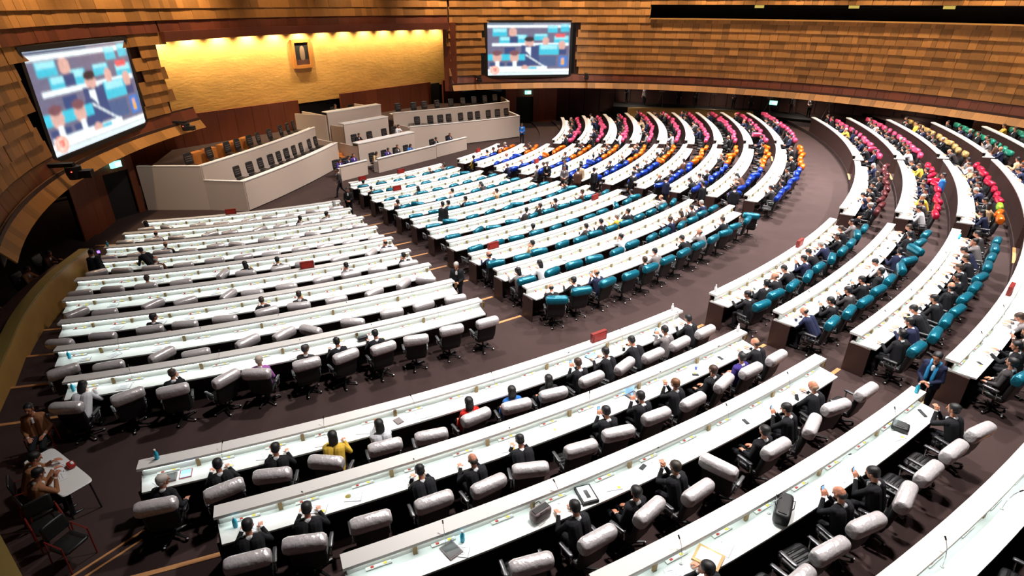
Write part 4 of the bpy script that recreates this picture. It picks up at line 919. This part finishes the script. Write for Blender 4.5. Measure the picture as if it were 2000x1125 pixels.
e = empty('document_tray', on(14, .42, -23.2), R(-23.2 - 10), label='white document case with thick black rim and a phone on it', cat='tray'); MB().box((0, 0, .03), (.20, .15, .03), 'black').build('rim', e); MB().box((0, 0, .062), (.17, .12, .004), 'paper').build('lid', e); MB().box((.02, 0, .07), (.09, .035, .006), 'plastic').build('handset', e)
e = empty('document_tray', on(15, .46, -22.4), R(-22.4 + 25), label='yellow rimmed tray with papers on the fourth outer desk', cat='tray'); MB().box((0, 0, .015), (.20, .17, .015), mat('tray_tan', (.52, .30, .10), .5)).build('rim', e); MB().box((0, 0, .032), (.16, .13, .004), 'paper').build('sheet', e)
def bag(k, d, t, half, m, rz, label, strap=True):
    e = empty('hand_bag', on(k, d, t), R(t) + rz, label=label, cat='bag'); b = MB(); b.sell((0, 0, half[2]), half, m, .35, .35, 16, 10); b.build('bag_body', e, True)
    b = MB(); b.box((0, 0, half[2] * 2), (half[0] * .5, half[1] * .8, .008), 'plastic'); b.build('flap', e)
    if strap:
        for s_ in (-1, 1): MB().tube([(s_ * half[0] * .6, -half[1] * .5, half[2] * 1.6), (s_ * half[0] * 1.1, -half[1] * .3, half[2] * 2.3), (s_ * half[0] * 1.1, half[1] * .3, half[2] * 2.3), (s_ * half[0] * .6, half[1] * .5, half[2] * 1.6)], .008, 'plastic', 5).build('handle', e)
bag(15, .45, -20.6, (.13, .30, .12), 'leather', .5, 'black hand bag with strap on the fourth outer desk, by a phone user'); bag(14, .45, -24.25, (.10, .19, .10), 'bag_grey', .2, 'grey hand bag on the third outer desk beside a seated person'); bag(15, .40, -16.5, (.15, .13, .06), 'leather', .3, 'black folded clutch bag near the aisle end of the fourth outer desk', False)
bag(11, .42, -25.5, (.08, .15, .07), 'leather', .1, 'black hand bag on the last inner silver-chair desk', False)
slab('pen_case', 15, .44, -15.55, (.03, .12, .012), 'plastic', 'slim black pen case at the aisle end of the fourth outer desk', 'case', .9, top='plastic')
e = slab('laptop_computer', 13, .36, -19.95, (.11, .15, .01), 'plastic', 'lit laptop on the second outer silver-chair desk', 'laptop', .1, top='bag_grey'); MB().box((-.10, 0, .12), (.006, .15, .10), 'phone_screen').build('screen', e)
b = MB(); b.lathe([(.055, 0), (.055, .006)], 'btn_yel', n=14); b.build('yellow_badge', None, loc=on(13, .40, -27.4), label='round yellow badge on the second outer silver-chair desk', cat='badge')
b = MB(); b.lathe([(.03, 0), (.04, .09)], mat('cup_blue', (.15, .2, .7), .4), n=12); b.build('paper_cup', None, loc=on(13, .40, -17.6), label='blue paper cup on the second outer silver-chair desk', cat='cup')
for i, (k, t, h, d) in enumerate(((12, -18.9, 1.12, .13), (8, -26.4, 1.12, .13), (3, -13.9, 1.12, .14), (1, -14.6, 1.12, .14), (1, -8.4, 1.12, .14), (8, -4.7, 1.12, .14), (9, -16.6, 1.12, .14), (12, -6.0, 1.12, .13), (15, -7.6, 1.12, .13), (3, -31.2, 1.12, .14), (4, 5.0, 1.12, .14), (1, 9.0, 1.12, .14))):
    bl = ('L' if t < -20.5 else 'M' if t < 0 else 'R') if k < 12 else ('N' if t < -15 else 'O'); e = empty('red_sign_box', on(k, d, t, h), R(t), label='dark red sign box on the ledge, %s row of %s%s' % (ORD[k - (2 if bl == 'L' else 11 if k > 11 else 0)], BLK[bl], ', aisle side' if i == 3 else ''), cat='sign', group='red sign boxes')
    MB().box((0, 0, .13), (.05, .24, .13), 'red_sign').build('sign_body', e); MB().box((.052, 0, .13), (.004, .19, .09), 'btn_red').build('sign_face', e)
# papers, one or two in front of most seats
def sheet(cl):
    b = MB(); b.box((0, 0, .003), (.105, .148, .003), 'paper')
    for i in range(5): b.box((-.07 + i * .033, -.01 * (i % 2), .0065), (.004, .10 - .02 * (i % 3), .0008), 'ink')
    if cl: b.box((.06, .10, .007), (.03, .03, .001), 'btn_yel')
    b.box((.0, .150, .003), (.105, .004, .004), 'ink'); b.box((.107, 0, .003), (.003, .148, .004), 'ink')
    return b.mesh('paper_sheet')
SH = [sheet(0), sheet(1)]; b = MB(); b.box((0, 0, .006), (.035, .07, .006), 'plastic'); PHM = b.mesh('smartphone'); npap = 0
for s in vis:
    px = px_size(s['p'])
    if px < 44 or npap > 150: continue
    if random.random() < .62:
        r = row_r(s['k']); t = s['t'] + math.degrees(random.uniform(-.22, .25) / r); npap += 1
        o = link('paper_sheet', random.choice(SH), None, pol(r + random.uniform(.43, .5), t, row_z(s['k']) + .862), R(t) + random.gauss(0, .25), label='white printed sheet before the %s seat from central aisle, %s row, %s' % (ORD[s['i']], ORD[s['row']], BLK[s['bk']]), cat='paper', group='papers on the desks')
    if random.random() < .30 and s['bk'] in 'OPM':
        t = s['t'] + math.degrees(random.uniform(.28, .4) / row_r(s['k'])); o = link('smartphone', PHM, None, pol(row_r(s['k']) + .5, t, row_z(s['k']) + .862), R(t) + random.uniform(-1, 1), label='black phone before the %s seat from central aisle, %s row, %s' % (ORD[s['i']], ORD[s['row']], BLK[s['bk']]), cat='phone', group='phones on the desks')
# phones held in front of the phone users
PHH = MB(); PHH.box((0, 0, 0), (.006, .038, .075), 'plastic'); PHH.box((-.007, 0, 0), (.001, .034, .068), 'phone_screen'); PHH = PHH.mesh('smartphone')
for s in vis:
    if s['occ'] and s['occ'][0] == 'phone' and px_size(s['p']) > 50:
        o = link('smartphone', PHH, None, None, None, label='lit phone held by the person in the %s seat, %s row, %s' % (ORD[s['i']], ORD[s['row']], BLK[s['bk']]), cat='phone', group='phones in hands')
        o.matrix_world = s['person'].matrix_basis @ Matrix.Translation((.47, 0, 1.10)) @ Matrix.Rotation(.35, 4, 'Y')
print('people', n_people, 'seats', len(SEATS), 'visible', len(vis))
